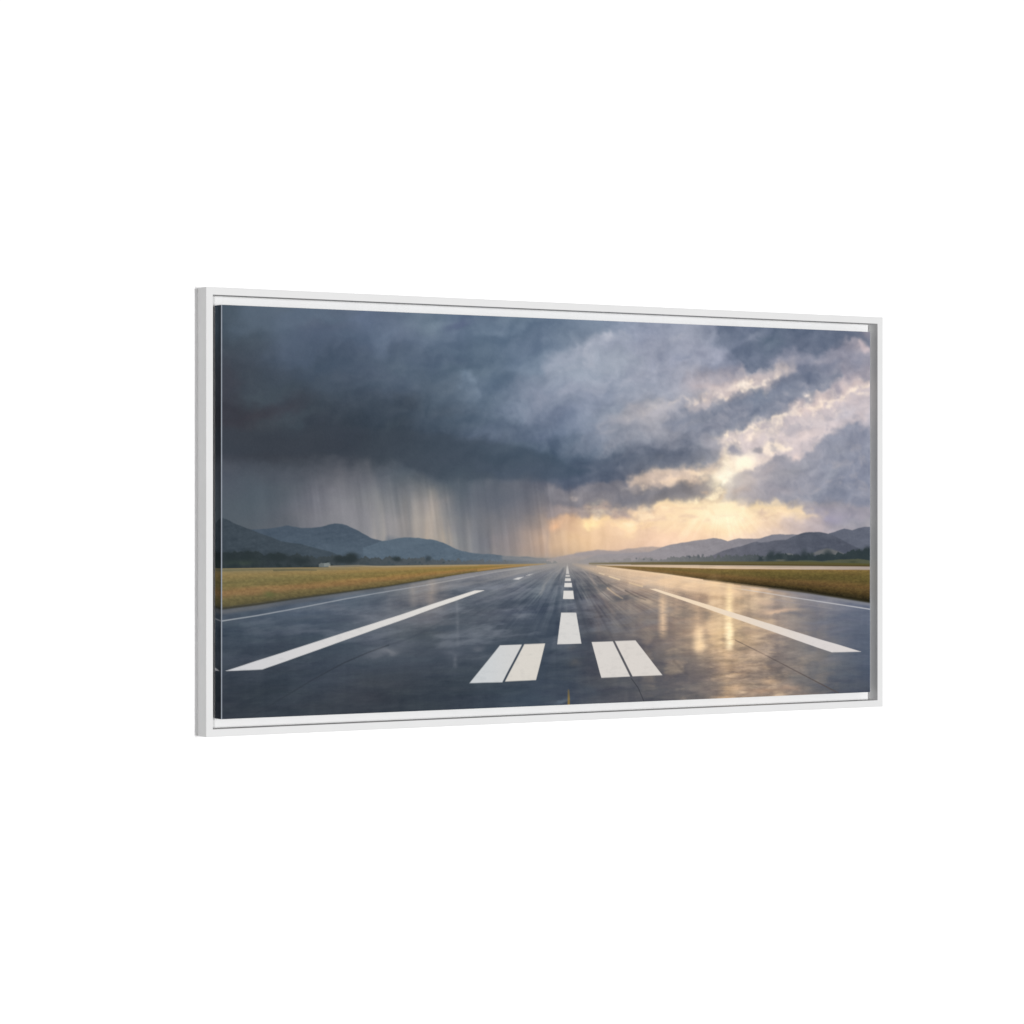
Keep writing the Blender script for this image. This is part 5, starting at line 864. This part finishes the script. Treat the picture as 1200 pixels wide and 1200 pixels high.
hw, hh = FW / 2, FH / 2
yF = -DEPTH; yB = -.0006; yR = -DEPTH + REC
BEV = .0006
LEDGE = LIP + GAP + .012
def rail(horizontal, sign):
    """L-shaped moulding, mitred at both ends: tall outer lip, low inner ledge"""
    # profile: (distance in from the outer edge, y)
    prof = [(0, yB), (0, yF + BEV), (BEV * .3, yF + BEV * .3), (BEV, yF), (LIP - BEV, yF), (LIP - BEV * .3, yF + BEV * .3), (LIP, yF + BEV), (LIP, yR), (LEDGE, yR), (LEDGE, yB)]
    V = []
    for end in (-1, 1):
        for d, y in prof:
            if horizontal:
                V.append((end * (hw - d), y, sign * (hh - d)))
            else:
                V.append((sign * (hw - d), y, end * (hh - d)))
    n = len(prof)
    F = [(i, (i + 1) % n, n + (i + 1) % n, n + i) for i in range(n)] + [tuple(range(n))[::-1], tuple(range(n, 2 * n))]
    o = mesh_obj('frame_rail', V, F, M_frame, frame)
    import bmesh
    bm = bmesh.new(); bm.from_mesh(o.data); bmesh.ops.recalc_face_normals(bm, faces=bm.faces); bm.to_mesh(o.data); bm.free()
    return o
frame = bpy.data.objects.new('frame', None); scene.collection.objects.link(frame); frame.parent = root
rail(True, 1); rail(True, -1); rail(False, -1); rail(False, 1)

# canvas on its stretcher
yC = -DEPTH + INS
yCB = yR - .0012                             # small shadow gap between canvas and ledge
FOLD = .0011
cx0, cz1 = -CW / 2, CH / 2
fx = np.linspace(cx0 + FOLD, -cx0 - FOLD, AW + 1); fz = np.linspace(cz1, -cz1, AH + 1)
X, Z = np.meshgrid(fx, fz)
canvas = grid_obj('canvas', X, np.full_like(X, yC), Z, LIN, M_canvas, root)
n_side = 23
dy = np.linspace(yC + FOLD, yCB, n_side)
# sides: the picture mirrored round the folded edge
def side(left):
    Yg, Zg = np.meshgrid(dy, fz)
    C = LIN[:, :n_side] if left else LIN[:, ::-1][:, :n_side]
    return grid_obj('canvas_side', np.full_like(Yg, cx0 if left else -cx0), Yg, Zg, C, M_canvas, canvas, flip=left)
side(True); side(False)
dy2 = np.linspace(yC, yCB, n_side)
for top in (True, False):
    Xg, Yg = np.meshgrid(fx, dy2)
    C = LIN[:n_side] if top else LIN[::-1][:n_side]
    grid_obj('canvas_side', Xg, Yg, np.full_like(Xg, cz1 if top else -cz1), C, M_canvas, canvas, flip=top)
M_fold = painted('grey_fold', (.30, .33, .38), 90, .06, .6, 0)  # plain blue-grey tone for the strips along both upright canvas folds
for sgn in (-1, 1):
    pts = []
    for k in range(5):
        a = math.pi / 2 * k / 4
        pts.append((sgn * (CW / 2 - FOLD + FOLD * math.sin(a)), yC + FOLD - FOLD * math.cos(a)))
    V = [(x, y, z) for z in (-cz1, cz1) for x, y in pts]
    o = mesh_obj('folded_edge', V, [((i, i + 1, i + 6, i + 5) if sgn > 0 else (i + 1, i, i + 5, i + 6)) for i in range(4)], M_fold, canvas)
# board behind, closing the frame
bw, bh = hw - LEDGE + .002, hh - LEDGE + .002
mesh_obj('backing_board', [(sx * bw, y, sz * bh) for y in (yR + .003, yR + .006) for sz in (-1, 1) for sx in (-1, 1)],
         [(0, 1, 3, 2), (5, 4, 6, 7), (4, 0, 2, 6), (1, 5, 7, 3), (2, 3, 7, 6), (4, 5, 1, 0)], M_back, root)
